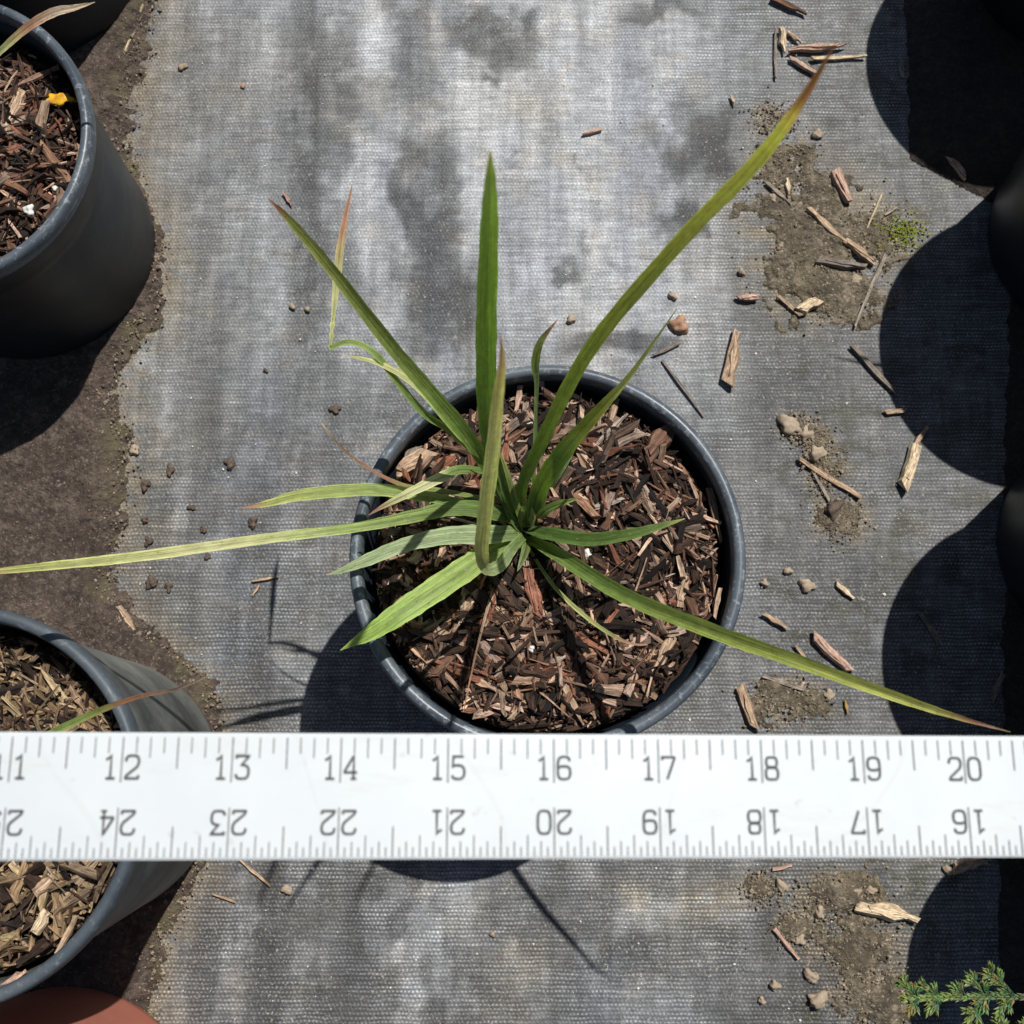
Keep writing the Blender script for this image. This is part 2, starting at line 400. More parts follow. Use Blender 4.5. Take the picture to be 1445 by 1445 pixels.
patch('soil', 0.26, 0.66, -0.45, 0.62, 0.0024, far_field, M_pot_soil, 'dark mossy soil in the shade along the right pots', 'soil', 0.003, lambda X, Y, U, V, f: np.full_like(X, .7), namp=.35)  # darker soil colour stands in for the shade along these pots

# ------------------------------------------------------------------ pots
def lathe(name, prof, seg=128, wob=0.0, seed=1, closed=False):
    vs, fs = [], []
    n = len(prof)
    for i in range(seg):
        t = 2 * math.pi * i / seg
        k = 1 + wob * (math.sin(2 * t + seed) * .6 + math.sin(3 * t + seed * 2.1) * .3 + math.sin(7 * t + seed * 3) * .12)
        for r, z in prof: vs.append((r * k * math.cos(t), r * k * math.sin(t), z))
    for i in range(seg):
        j = (i + 1) % seg
        for q in range(n if closed else n - 1):
            p = (q + 1) % n
            fs.append((i * n + q, j * n + q, j * n + p, i * n + p))
    me = bpy.data.meshes.new(name); me.from_pydata(vs, [], fs); me.update()
    return me

def make_pot(center, R, rb, h, label, wall=None, rim=None, seed=1, group='black nursery pots', cat='plant pot', lean=(0, 0), name='nursery_pot'):
    root = empty(name, (center.x, center.y, 0), label, cat, group)
    wob = 0.006
    rw = R - 0.0044
    def rr(z): return rb + (rw - rb) * z / h
    foot = [(0.0008, 0.005), (rb * .55, 0.0045), (rb - .010, 0.004), (rb - .006, 0.0008), (rb - .002, 0.0006), (rb, 0.003), (rr(.012) + .0004, .012)]
    outer = [(rr(h * t), h * t) for t in (.15, .3, .45, .6, .75)] + [(rr(h * .80), h * .80), (rr(h * .81) + .0016, h * .815), (rr(h * .9) + .0016, h * .9), (rw + .0014, h - .013)]
    inner = [(rw - .0012, h - .012), (rr(h * .8) - .0022, h * .8), (rr(h * .4) - .0022, h * .4), (rb - .003, 0.009), (0.0008, .009)]
    b = link('wall', lathe('pot_wall', foot + outer + inner, 128, wob, seed), wall or M_wall, root, smooth=True)
    a, bb = 0.0037, 0.0072
    ring = []
    for q in range(16):
        t = 2 * math.pi * q / 16
        c_, s_ = math.cos(t), math.sin(t)
        ring.append((R - a + a * math.copysign(abs(c_) ** .75, c_), h - bb + bb * math.copysign(abs(s_) ** .75, s_)))
    link('rim', lathe('pot_rim', ring, 128, wob, seed, closed=True), rim or M_rim, root, smooth=True)
    return root

main_c = P(773, 780, 0.208)
POT_MAIN = make_pot(main_c, 0.1074, 0.085, 0.208, 'black nursery pot in the middle under the ruler, holding the green strappy plant', seed=1.3)
ul_c = P(55, 353, 0); ll_c = P(135, 1095, 0) + Vector((.002, -.006, 0)); ul2_c = P(45, -45, 0); te_c = P(85, 1604, 0)
POT_UL = make_pot(ul_c, 0.1003, 0.0895, 0.168, 'glossy black pot in the upper left with a yellow petal on its mulch', seed=2.2)
POT_LL = make_pot(ll_c, 0.1018, 0.087, 0.221, 'dusty grey black pot in the lower left, crossed by the ruler', wall=M_dusty, rim=M_rim_d, seed=3.1)
POT_UL2 = make_pot(ul2_c, 0.0985, 0.0895, 0.190, 'black pot cut off by the top edge, behind the upper left pot', seed=4.4)
POT_TE = make_pot(te_c, 0.106, 0.094, 0.20, 'terracotta coloured pot at the bottom left corner, half in shade', wall=M_terra, rim=M_terra, seed=5.2, group='terracotta pots')
RIGHT = []
hR = 0.2
names = ['black pot in the upper right corner, its round shadow reaching the wood splinters', 'second black pot down the right edge, beside the mossy dirt patch',
         'third black pot down the right edge, level with the main pot', 'black pot in the lower right corner below the ruler with the conifer sprig']
for i, (u, v) in enumerate([(1413, 97), (1441, 496), (1457, 945), (1502, 1408)]):
    c = P(u, v, 0) + Vector((SUN.x / SUN.z * hR, SUN.y / SUN.z * hR, 0))
    RIGHT.append((c, make_pot(c, 0.108, 0.079, hR, names[i], seed=6 + i)))

# ------------------------------------------------------------------ wood chips
class Chips:
    def __init__(s): s.v, s.f, s.t, s.g = [], [], [], []
    def add(s, c, axis, up, L, W, T, tint, r, n=4, taper=0.55, bend=0.0):
        axis = axis.normalized(); side = up.cross(axis).normalized(); nrm = axis.cross(side).normalized()
        b0 = len(s.v); off = r.uniform(0, 50)
        skew0, skew1 = r.uniform(-.5, .5), r.uniform(-.5, .5)
        w0, w1 = r.uniform(taper, 1), r.uniform(taper * .6, .95)
        for i in range(n):
            t = i / (n - 1)
            k = (w0 if t < .3 else 1.0 if t < .75 else w1)
            hw = W * .5 * k * r.uniform(.82, 1.1); ht = T * .5 * (0.75 if i in (0, n - 1) else 1.0) * r.uniform(.7, 1.2)
            x = (t - .5) * L
            cx = r.uniform(-.08, .08) * W; cz = bend * L * (4 * (t - .5) ** 2 - .5)
            for (sy, sz) in ((-1, -1), (1, -1), (1, 1), (-1, 1)):
                sk = (skew0 if i == 0 else skew1 if i == n - 1 else 0) * sy * W * .7 + r.uniform(-.1, .1) * W * (1 if i in (0, n - 1) else 0)
                inset = .8 if sz > 0 else 1.0
                p = c + axis * (x + sk) + side * (cx + sy * hw * inset) + nrm * (cz + sz * ht)
                s.v.append(p); s.t.append((*tint, 1)); s.g.append((x + off, sy * hw + sz * ht * .7 + off, off))
        for i in range(n - 1):
            a = b0 + i * 4
            for q in range(4):
                p = (q + 1) % 4; s.f.append((a + q, a + p, a + 4 + p, a + 4 + q))
        s.f.append((b0 + 3, b0 + 2, b0 + 1, b0)); e = b0 + (n - 1) * 4; s.f.append((e, e + 1, e + 2, e + 3))
    def mesh(s, name, origin=None):
        me = bpy.data.meshes.new(name)
        vs = [v - origin for v in s.v] if origin is not None else s.v
        me.from_pydata([tuple(v) for v in vs], [], s.f); me.update()
        a = me.attributes.new('tint', 'FLOAT_COLOR', 'POINT'); a.data.foreach_set('color', np.array(s.t).ravel())
        a = me.attributes.new('grain', 'FLOAT_VECTOR', 'POINT'); a.data.foreach_set('vector', np.array(s.g).ravel())
        return me

DARK = [(.028, .016, .011), (.04, .022, .014), (.06, .033, .021), (.018, .012, .009), (.08, .044, .028)]
MIDC = [(.17, .085, .052), (.23, .115, .068), (.27, .15, .092), (.14, .074, .048), (.25, .10, .058), (.19, .125, .088)]
PALE = [(.46, .30, .20), (.54, .38, .26), (.40, .27, .19), (.50, .34, .26), (.34, .25, .19)]
LLP = [(.30, .20, .11), (.24, .155, .085), (.38, .28, .16), (.18, .125, .07), (.33, .235, .15)]

def fill_pot(root, rin, zs, hump, label, n, seed, pale=0.11, slope=(0, 0), pal=None):
    r = random.Random(seed)
    # soil under the chips
    rings, seg = 16, 48
    def surf(x, y):
        q = min(1, math.hypot(x, y) / rin)
        return zs + hump * (1 - q * q) + slope[0] * x + slope[1] * y + 0.003 * math.sin(x * 90 + seed) * math.sin(y * 80 + seed * 2)
    vs = [(0, 0, surf(0, 0) - .004)]; fs = []
    for i in range(1, rings + 1):
        for j in range(seg):
            t = 2 * math.pi * j / seg; q = rin * i / rings
            vs.append((q * math.cos(t), q * math.sin(t), surf(q * math.cos(t), q * math.sin(t)) - .004 + r.uniform(-.001, .001)))
    for j in range(seg): fs.append((0, 1 + j, 1 + (j + 1) % seg))
    for i in range(rings - 1):
        for j in range(seg):
            a = 1 + i * seg + j; b = 1 + i * seg + (j + 1) % seg
            fs.append((a, a + seg, b + seg, b))
    me = bpy.data.meshes.new('potting_soil'); me.from_pydata(vs, [], fs); me.update()
    so = link('potting_soil', me, M_pot_soil, None, root.location, smooth=True)
    tag(so, label[1], 'potting soil', 'potting soil in the pots', 'stuff')
    ch = Chips()
    cnt = 0
    while cnt < n:
        layer = cnt / n
        x, y = r.uniform(-rin, rin), r.uniform(-rin, rin)
        big = r.random()
        if layer > .5 and big < .22: Ln, Wd, T = r.uniform(.017, .042), r.uniform(.0028, .0075), r.uniform(.0018, .0042)
        elif big < .6: Ln, Wd, T = r.uniform(.010, .027), r.uniform(.0010, .0030), r.uniform(.001, .003)
        else: Ln, Wd, T = r.uniform(.003, .011), r.uniform(.0006, .0020), r.uniform(.0007, .0022)
        if layer > .55 and r.random() < .2: Ln, Wd, T = r.uniform(.015, .05), r.uniform(.0006, .0022), r.uniform(.0007, .0016)
        th = r.uniform(0, 2 * math.pi); ax = Vector((math.cos(th), math.sin(th), r.gauss(0, .30)))
        if max(math.hypot(x + s_ * ax.x * Ln * .5, y + s_ * ax.y * Ln * .5) for s_ in (-1, 1)) > rin - .001: continue
        up = Vector((r.gauss(0, .5), r.gauss(0, .5), 1))
        z = surf(x, y) - .003 + layer * .006 + r.uniform(-.001, .0045) * (1 if Ln > .008 else .3)
        if n > 5000 and math.hypot(x + .012, y - .012) < .008 + .5 * Ln: continue
        pv = r.random()
        if pal and pv < .6: tint = r.choice(pal)
        elif layer > .4 and pv < pale: tint = r.choice(PALE)
        elif pv < .44: tint = r.choice(MIDC)
        else: tint = r.choice(DARK)
        kf = r.uniform(.45, 1.25); tint = tuple(c * kf for c in tint)
        ch.add(Vector((x, y, z)), ax, up, Ln, Wd, T, tint, r, n=6 if Ln > .014 else 4, taper=.35, bend=r.uniform(-.05, .05))
        cnt += 1
    o = link('bark_mulch', ch.mesh('bark_mulch'), M_wood, None, root.location)
    tag(o, label[0], 'mulch', 'bark mulch in the pots', 'stuff')
    return surf, o, so

ZM = 0.187
surf_main, mulch_main, _ = fill_pot(POT_MAIN, 0.0962, ZM, 0.005, ('brown shredded bark mulch filling the middle pot around the green plant', 'dark potting soil under the mulch of the middle pot'), 10000, 11, pale=.21)
surf_ul, mul_ul, soil_ul = fill_pot(POT_UL, 0.0905, 0.132, 0.006, ('brown bark mulch in the upper left pot around the yellow petal', 'dark soil under the mulch of the upper left pot'), 4200, 12, pale=.13)
surf_ll, mul_ll, soil_ll = fill_pot(POT_LL, 0.0905, 0.188, 0.006, ('bark mulch with many tan chips in the dusty lower left pot', 'dark soil under the mulch of the dusty lower left pot'), 4200, 13, pale=.3, pal=LLP)
for root, nm in [(POT_UL2, 'pot at the top edge'), (POT_TE, 'terracotta pot')] + [(p, 'right pot number') for c, p in RIGHT]:
    for src, cat_, g_ in ((mul_ul, 'mulch', 'bark mulch'), (soil_ul, 'potting soil', 'potting soil')):
        d = src.copy(); col.objects.link(d); d.location = root.location
        d['label'] = g_ + ' inside the ' + root['label'].split(',')[0]

# chips that stand out in the middle pot: (u1, v1, u2, v2, width, tint, label)
def lone_chip(u1, v1, u2, v2, wpx, tint, label, z=0.0, thick=None, group=None, cat='wood chip', name='wood_chip', taper=.5, n=6, seed=None, bend=0.0, tilt=0.0):
    r = random.Random(seed or int(u1 * 7 + v1 * 13 + u2))
    a, b = P(u1, v1, z), P(u2, v2, z)
    px = depth(a) / 1600
    W = wpx * px; T = thick or max(.0012, min(W * .55, .006))
    c = (a + b) / 2; c.z = z + T * .5
    ch = Chips()
    ax = b - a; ax.z += tilt * ax.length
    ch.add(c, ax, Vector((r.gauss(0, .12), r.gauss(0, .12), 1)), (b - a).length, W, T, tint, r, n=n, taper=taper, bend=bend)
    if wpx > 11:      # a second splinter layer so that it reads as torn wood
        ch.add(c + Vector((0, 0, T * .35)), ax + Vector((r.gauss(0, .05), r.gauss(0, .05), 0)) * ax.length, Vector((r.gauss(0, .2), r.gauss(0, .2), 1)), (b - a).length * r.uniform(.6, .85), W * .55, T * .7, tuple(x * 1.15 for x in tint), r, n=5, taper=.4)
    o = link(name, ch.mesh(name, c), M_wood, None, c)
    return tag(o, label, cat, group)

T_TAN = (.40, .28, .185); T_PINK = (.44, .29, .215); T_GREY = (.30, .25, .20); T_BRN = (.14, .075, .048); T_RED = (.26, .11, .07); T_STRAW = (.42, .34, .20); T_CREAM = (.56, .44, .29); T_DGREY = (.2, .165, .135)
G1 = 'large bark pieces on the mulch'
zt = ZM + .006
for q in [(560, 672, 607, 640, 27, T_TAN, 'biggest tan bark lump at the left rim of the middle pot'),
          (575, 655, 590, 632, 20, T_DGREY, 'greyish bark lump touching the biggest tan lump at the left rim'),
          (826, 722, 880, 705, 14, T_GREY, 'pale grey flat chip right of the small curled leaf'),
          (912, 648, 950, 598, 30, T_BRN, 'broad ribbed brown bark slab near the upper right rim'),
          (840, 630, 885, 585, 12, T_GREY, 'long greyish splinter under the slender yellowing leaf'),
          (745, 805, 760, 870, 22, T_RED, 'reddish flat chip just below the crown of the plant'),
          (816, 812, 822, 868, 17, (.21, .13, .08), 'straight brown stick under the long lower right leaf'),
          (762, 868, 795, 882, 20, T_PINK, 'pinkish tan chip below the reddish flat chip'),
          (568, 868, 594, 886, 15, (.33, .17, .13), 'rosy chip between the bright leaf tip and the left rim'),
          (668, 1010, 694, 1004, 12, T_PINK, 'pale pink block at the lower rim above number fifteen'),
          (796, 968, 824, 1024, 11, T_TAN, 'long tan strip at the lower rim above number sixteen'),
          (826, 985, 842, 1012, 15, (.3, .2, .13), 'tan piece right of the long tan strip at the lower rim'),
          (928, 940, 948, 896, 18, T_TAN, 'pale split chip near the lower right rim'),
          (958, 856, 968, 812, 20, T_TAN, 'tan block standing near the right rim above the long leaf'),
          (975, 726, 1018, 738, 8, T_PINK, 'pinkish stick pointing to the right rim'),
          (1000, 690, 1018, 765, 10, (.2, .13, .09), 'long brown strip lying along the right inner wall'),
          (1016, 830, 1008, 872, 8, T_TAN, 'tan sliver standing along the right wall by the long leaf'),
          (905, 830, 950, 810, 7, T_GREY, 'grey splinter right of the white perlite bead'),
          (860, 845, 890, 858, 9, T_PINK, 'pale pink sliver under the long lower right leaf'),
          (845, 925, 885, 885, 6, T_GREY, 'thin grey twig near the tip of the thin drying leaf'),
          (700, 640, 718, 600, 10, T_GREY, 'grey chip behind the tall front leaf'),
          (735, 545, 728, 580, 10, T_PINK, 'pale chip under the upper rim beside the wide upright leaf'),
          (768, 555, 758, 522, 9, T_PINK, 'pinkish splinter leaning on the upper rim'),
          (860, 600, 872, 560, 10, T_TAN, 'tan splinter between the two long right leaves'),
          (628, 655, 650, 700, 10, T_TAN, 'tan stick under the small pink tipped leaf'),
          (655, 700, 652, 660, 8, T_PINK, 'light sliver left of the tall front leaf'),
          (612, 955, 640, 925, 16, T_BRN, 'dark brown chip in the shade at the lower left'),
          (950, 760, 985, 790, 11, (.26, .17, .12), 'brown chip pointing to the right rim below the dark green leaf'),
          (880, 770, 915, 800, 10, T_BRN, 'dark chip under the dark green right leaf'),
          (770, 940, 800, 925, 10, T_GREY, 'grey chip beside the white perlite in the lower mulch'),
          (895, 960, 925, 985, 11, (.24, .16, .10), 'brown chip by the lower right inner wall')]:
    p_ = P(q[0], q[1], zt); zz = surf_main(p_.x - main_c.x, p_.y - main_c.y) + .0045
    lone_chip(*q, z=zz, group=G1, tilt=rnd.uniform(-.12, .12))
G2 = 'large bark pieces on the left pots'
for q, zz in [((10, 190, 35, 130, 20, T_TAN, 'rough tan chip in the upper left pot left of the yellow petal') , .139), ((20, 125, 84, 95, 9, (.28, .17, .12), 'pinkish brown splinter above the yellow petal') , .140),
              ((0, 225, 45, 205, 16, T_RED, 'reddish chip below the rough tan chip in the upper left pot') , .139), ((50, 225, 95, 215, 10, T_BRN, 'brown chip near the right wall of the upper left pot') , .139),
              ((52, 1262, 80, 1236, 20, T_TAN, 'pale tan chip just below the ruler in the dusty pot'), .198), ((50, 1315, 68, 1285, 16, T_CREAM, 'cream chip in the middle of the dusty lower left pot'), .198),
              ((82, 1345, 108, 1292, 9, T_TAN, 'long tan sliver beside the right wall of the dusty pot'), .198), ((5, 1322, 28, 1320, 13, (.34, .26, .13), 'yellowish short chip at the left edge of the dusty pot'), .198),
              ((8, 1388, 38, 1370, 12, T_PINK, 'pink chip at the lower rim of the dusty pot'), .195), ((100, 970, 118, 1000, 11, (.26, .17, .11), 'brown chip in the dusty pot above the ruler near the rim'), .196)]:
    lone_chip(*q, z=zz, group=G2, tilt=rnd.uniform(-.1, .1))

# chips and straws lying on the fabric
G3 = 'wood chips lying on the ground fabric'
for q in [(1088, -2, 1136, 20, 10, T_BRN, 'dark brown splinter at the top edge of the fabric'), (1094, 42, 1094, 111, 5, T_DGREY, 'thin grey stick standing upright left of the pale chip stack'),
          (1103, 42, 1106, 76, 11, T_CREAM, 'short cream chip beside the thin grey stick'), (1111, 46, 1130, 61, 7, T_TAN, 'small tan sliver above the pinkish top chip'),
          (1114, 71, 1190, 67, 13, T_PINK, 'pinkish blunt chip under the brown tip of the longest leaf'), (1114, 83, 1152, 105, 8, T_PINK, 'slanting pinkish chip below the blunt pinkish chip'),
          (1146, 84, 1222, 80, 6, T_CREAM, 'long pale splinter reaching into the upper right shadow'), (1270, 82, 1273, 110, 6, T_GREY, 'short grey stick upright in the upper right shadow'),
          (1031, 135, 1037, 149, 5, T_CREAM, 'tiny cream flake left of the brown leaf tip'), (1177, 242, 1198, 287, 17, T_PINK, 'thick pinkish chip above the dirt patch'),
          (1110, 252, 1113, 276, 8, T_CREAM, 'small cream flake at the left of the dirt patch'), (1081, 257, 1114, 288, 6, T_GREY, 'grey sliver at the upper left of the dirt patch'),
          (1140, 296, 1195, 345, 11, T_TAN, 'long tan chip crossing the dirt patch'), (1192, 340, 1233, 374, 13, T_TAN, 'broken tan chip at the lower end of the long chip'),
          (1153, 368, 1221, 378, 14, T_DGREY, 'dark edged chip under the broken tan chip'), (1244, 275, 1221, 328, 4, T_STRAW, 'thin straw slanting beside the bright moss'),
          (1266, 292, 1248, 304, 4, T_GREY, 'short pale straw right of the slanting straw'), (1249, 360, 1205, 462, 6, T_GREY, 'long grey straw right of the dirt patch'),
          (1127, 440, 1153, 425, 17, T_CREAM, 'cream block at the bottom of the dirt patch'), (1098, 418, 1130, 446, 6, T_TAN, 'tan sliver touching the cream block'),
          (1041, 422, 1069, 420, 12, T_PINK, 'rounded pinkish chip left of the dirt patch'), (1026, 542, 1038, 468, 20, T_TAN, 'pointed tan chip above the right of the middle pot'),
          (1203, 489, 1264, 556, 9, T_DGREY, 'twisted grey chip at the edge of the second shadow'), (1249, 583, 1278, 579, 8, T_TAN, 'short tan chip by the edge of the second shadow'),
          (1273, 688, 1291, 630, 19, T_CREAM, 'thick cream chip at the notch between two shadows'), (1284, 642, 1307, 602, 8, T_TAN, 'thin tan splinter behind the thick cream chip'),
          (1126, 648, 1214, 702, 10, T_TAN, 'pointed tan splinter right of the middle pot'), (1148, 668, 1170, 707, 6, T_GREY, 'thin grey stick under the pointed splinter'),
          (1078, 866, 1110, 886, 9, T_TAN, 'small tan chip right of the long leaf and the pot'), (1180, 823, 1204, 845, 9, T_CREAM, 'small cream chip left of the third shadow'),
          (1147, 897, 1198, 946, 15, T_PINK, 'split pinkish chip above the long lower right leaf'), (1122, 910, 1140, 935, 6, T_TAN, 'small sliver left of the split pinkish chip'),
          (1076, 954, 1132, 972, 6, T_GREY, 'grey splinter between the long leaf and the ruler'), (1044, 968, 1063, 1027, 15, T_TAN, 'upright tan chip touching the ruler above number eighteen'),
          (1192, 988, 1196, 1007, 5, (.4, .25, .06), 'tiny orange flake above the ruler near number nineteen'),
          (1208, 1276, 1294, 1297, 26, T_CREAM, 'biggest cream chip with frayed ends below the ruler'), (1343, 1227, 1388, 1212, 17, T_TAN, 'tan chip poking out under the ruler at the lower right shadow'),
          (1090, 1227, 1117, 1221, 6, T_PINK, 'short pink sliver just below the ruler'), (1092, 1310, 1127, 1353, 7, T_PINK, 'thin pinkish splinter in the lower dirt stains'),
          (1338, 224, 1362, 252, 12, T_PINK, 'pinkish chip lying in the upper right shadow'), (1298, 864, 1326, 908, 8, T_DGREY, 'grey stick lying in the third shadow'),
          (934, 508, 993, 588, 4, T_DGREY, 'thin dark straw arcing above the right rim of the pot'), (922, 502, 960, 484, 6, T_DGREY, 'short grey chip below the reddish stone'),
          (168, 855, 193, 892, 9, T_TAN, 'tan stick at the soil edge above the dusty pot'), (338, 1213, 382, 1250, 5, T_TAN, 'thin tan twig below the ruler near the leaf shadows'),
          (186, 922, 215, 905, 6, T_TAN, 'tan sliver on the mossy soil by the dusty pot'), (176, 76, 203, 8, 6, T_STRAW, 'straw stalk lying in the soil at the top left'),
          (179, 240, 200, 284, 6, T_STRAW, 'straw stalk beside the glossy upper left pot'), (822, 190, 850, 182, 5, T_PINK, 'thin pinkish sliver alone on the pale upper fabric'),
          (300, 1262, 332, 1272, 4, T_TAN, 'tiny tan root fragment on the lower left fabric'), (400, 272, 412, 290, 5, T_PINK, 'tiny pinkish flake left of the kinked leaf tip'),
          (356, 820, 394, 814, 5, T_TAN, 'tan dry shred left of the kinked shadow line'), (357, 840, 366, 826, 4, T_TAN, 'tiny tan shred just below the dry shred'),
          (1415, 950, 1400, 985, 9, T_DGREY, 'dim grey chip in the third shadow above the ruler'), (1380, 115, 1395, 132, 7, T_DGREY, 'dim chip in the dark upper right corner')]:
    pz = P(q[0], q[1], 0)
    onpatch = 0.002
    lone_chip(*q, z=onpatch, group=G3, bend=rnd.uniform(-.03, .05))

# ------------------------------------------------------------------ stones, clods
def pebble(u, v, rpx, mat, label, name='pebble', z=0.001, flat=.7, cat='pebble', group='small stones and clods on the fabric', lump=.34):
    r = random.Random(int(u * 3 + v)); c = P(u, v, z); R = rpx * depth(c) / 1600 * (.74 if name == 'soil_clod' else 1)
    import bmesh
    bm = bmesh.new(); bmesh.ops.create_icosphere(bm, subdivisions=3 if rpx > 5 else 2, radius=1)
    sx, sy = r.uniform(.85, 1.2), r.uniform(.75, 1.0); ph = [r.uniform(0, 6) for _ in range(6)]
    rot = r.uniform(0, 3)
    for q in bm.verts:
        n = q.co.copy()
        k = 1 + lump * (math.sin(n.x * 3.1 + ph[0]) * math.sin(n.y * 2.7 + ph[1]) + .6 * math.sin(n.z * 4 + n.x * 4.3 + ph[2]) * math.sin(n.y * 5.1 + ph[3]) + .3 * math.sin(n.x * 9 + ph[4]) * math.sin(n.y * 8 + n.z * 7 + ph[5]))
        x, y = n.x * k * sx, n.y * k * sy
        q.co = Vector((x * math.cos(rot) - y * math.sin(rot), x * math.sin(rot) + y * math.cos(rot), n.z * k * flat)) * R
    me = bpy.data.meshes.new(name); bm.to_mesh(me); bm.free()
    flat = .5 if (rpx > 6.5 and mat is M_tan) else flat
    c.z = z + R * flat * .35
    o = link(name, me, mat, None, c, smooth=True)
    return tag(o, label, cat, group)

for q in [(958, 460, 13, M_red, 'reddish brown stone between the slender leaf tip and the top of the pot'), (949, 418, 6, M_tan, 'small tan stone above the reddish brown stone'),
          (258, 95, 6, M_tan, 'small orange tan stone on the fabric right of the glossy pot'), (343, 122, 3.5, M_red, 'tiny orange grain right of the small orange tan stone'),
          (413, 433, 5, M_tan, 'left one of two small tan grains beside the kinked leaf'), (434, 437, 5, M_tan, 'right one of two small tan grains beside the kinked leaf'),
          (806, 451, 6, M_tan, 'small pinkish stone right of the brown tipped small leaf'), (1112, 806, 6, M_tan, 'tan grain right of the pot rim, upper of a close pair'),
          (1138, 826, 9, M_tan, 'tan crumb right of the pot rim, lower of a close pair'), (1079, 823, 6, M_tan, 'small tan crumb nearest the right rim of the pot'),
          (1046, 384, 6, M_tan, 'tan crumb left of the dirt patch'), (1090, 280, 6, M_tan, 'tan crumb at the grey sliver beside the dirt patch'), (1153, 190, 7, M_tan, 'tan crumb above the thick pinkish chip'),
          (1207, 395, 8, M_tan, 'pale stone in the dirt patch below the dark edged chip'), (1100, 350, 6, M_tan, 'pale crumb in the middle of the dirt patch'), (1103, 1250, 9, M_tan, 'tan crumb below the short pink sliver'),
          (1156, 1288, 8, M_tan, 'pinkish crumb left of the biggest cream chip'), (1128, 1325, 8, M_tan, 'flat tan crumb right of the thin pinkish splinter'), (1154, 1410, 15, M_tan, 'largest rounded flat stone near the bottom edge'),
          (1093, 1390, 9, M_tan, 'oval tan stone left of the largest flat stone'), (1144, 1377, 9, M_tan, 'tan crumb above the largest flat stone'), (1075, 1412, 6, M_tan, 'small tan crumb at the bottom edge left of the oval stone'),
          (1207, 1258, 7, M_tan, 'pale crumb at the left end of the biggest cream chip'), (1229, 1256, 6, M_tan, 'pale crumb above the biggest cream chip'), (1338, 1228, 7, M_tan, 'grey stone at the end of the tan chip under the ruler'),
          (695, 1318, 5, M_tan, 'tiny pale grain beside the lower leaf shadow'), (405, 1255, 7, M_tan, 'tan crumb between the two leaf shadows below the ruler'), (1130, 970, 6, M_tan, 'tan crumb right of the grey splinter above the ruler'),
          (1170, 980, 7, M_tan, 'pinkish crumb above the ruler under the long leaf'), (190, 635, 7, M_tan, 'pale stone on the mossy soil edge'), (1112, 600, 13, M_tan, 'tan crust lump at the top of the dirt strip right of the middle pot'), (1136, 613, 10, M_tan, 'tan crust lump in the middle of the dirt strip right of the pot'), (1152, 640, 12, M_tan, 'tan crust lump above the pointed tan splinter'), (1176, 720, 13, M_clod, 'dark crust lump below the pointed tan splinter'), (50, 290, 0, M_tan, '')]:
    if q[2]: pebble(*q)
for q in [(473, 578, 8, 'grey brown clod left of the thin brown leaf'), (325, 654, 9, 'dark brown clod on the fabric left of the thin brown leaf'), (240, 664, 8, 'flat dark clod right of the soil edge'), (205, 685, 10, 'dark clod at the soil edge, topmost of three'),
          (270, 716, 6, 'small dark clod between the soil and the pink tipped leaf'), (205, 734, 8, 'dark clod at the soil edge, middle of three'), (210, 764, 9, 'dark clod at the soil edge, lowest of three above the long leaf'),
          (287, 747, 7, 'dark clod just above the long left leaf'), (357, 737, 10, 'reddish brown clod under the pink leaf tip'), (214, 822, 12, 'flat brown clod below the long left leaf'),
          (238, 828, 8, 'small brown clod right of the flat brown clod'), (293, 785, 6, 'dark crumb just below the long left leaf'), (375, 523, 5, 'tiny clod left of the kinked leaf')]:
    pebble(q[0], q[1], q[2], M_clod, q[3], name='soil_clod', cat='clod', group='dark clods on the left fabric', flat=.42, lump=.5)
for q in [(749, 915, 6, 'white perlite bead in the mulch below the plant'), (829, 783, 7, 'cream perlite bead right of the crown'), (596, 575, 0, ''), (748, 600, 5, 'pale bead behind the long right leaf'), (952, 796, 4, 'pale bead near the right rim')]:
    if q[2]:
        p_ = P(q[0], q[1], ZM + .008)
        pebble(q[0], q[1], q[2], M_white, q[3], name='perlite_bead', z=surf_main(p_.x - main_c.x, p_.y - main_c.y) + .006, cat='perlite', group='perlite beads')
for q in [(42, 298, 8, 'white perlite lump near the lower wall of the upper left pot'), (12, 290, 5, 'small white perlite bead left of the white lump'), (78, 266, 4, 'tiny perlite bead above the white lump')]:
    pebble(q[0], q[1], q[2], M_white, q[3], name='perlite_bead', z=.140, cat='perlite', group='perlite beads')

# uncountable crumbs, and pale grains that stand in for glints
def crumbs(name, pts, mat, label, cat):
    r = random.Random(5); vs, fs = [], []
    for (x, y, z, s) in pts:
        b = len(vs)
        for d in ((1, 0, 0), (-1, 0, 0), (0, 1, 0), (0, -1, 0), (0, 0, 1), (0, 0, -1)):
            vs.append((x + (d[0] + r.uniform(-.35, .35)) * s, y + (d[1] + r.uniform(-.35, .35)) * s, z + (d[2] * .7 + r.uniform(-.2, .2)) * s))
        for f in ((0, 2, 4), (2, 1, 4), (1, 3, 4), (3, 0, 4), (2, 0, 5), (1, 2, 5), (3, 1, 5), (0, 3, 5)): fs.append(tuple(b + i for i in f))
    me = bpy.data.meshes.new(name); me.from_pydata(vs, [], fs); me.update()
    o = link(name, me, mat); return tag(o, label, cat, kind='stuff')
r = random.Random(21); pts, pts2, pts3 = [], [], []
while len(pts) < 4200:
    b = r.choice(BL); u = r.gauss(b[0], b[2] * .6); v = r.gauss(b[1], b[3] * .6)
    c = P(u, v, 0); pts.append((c.x, c.y, r.uniform(.001, .0035), abs(r.gauss(0, .00055)) + .00025))
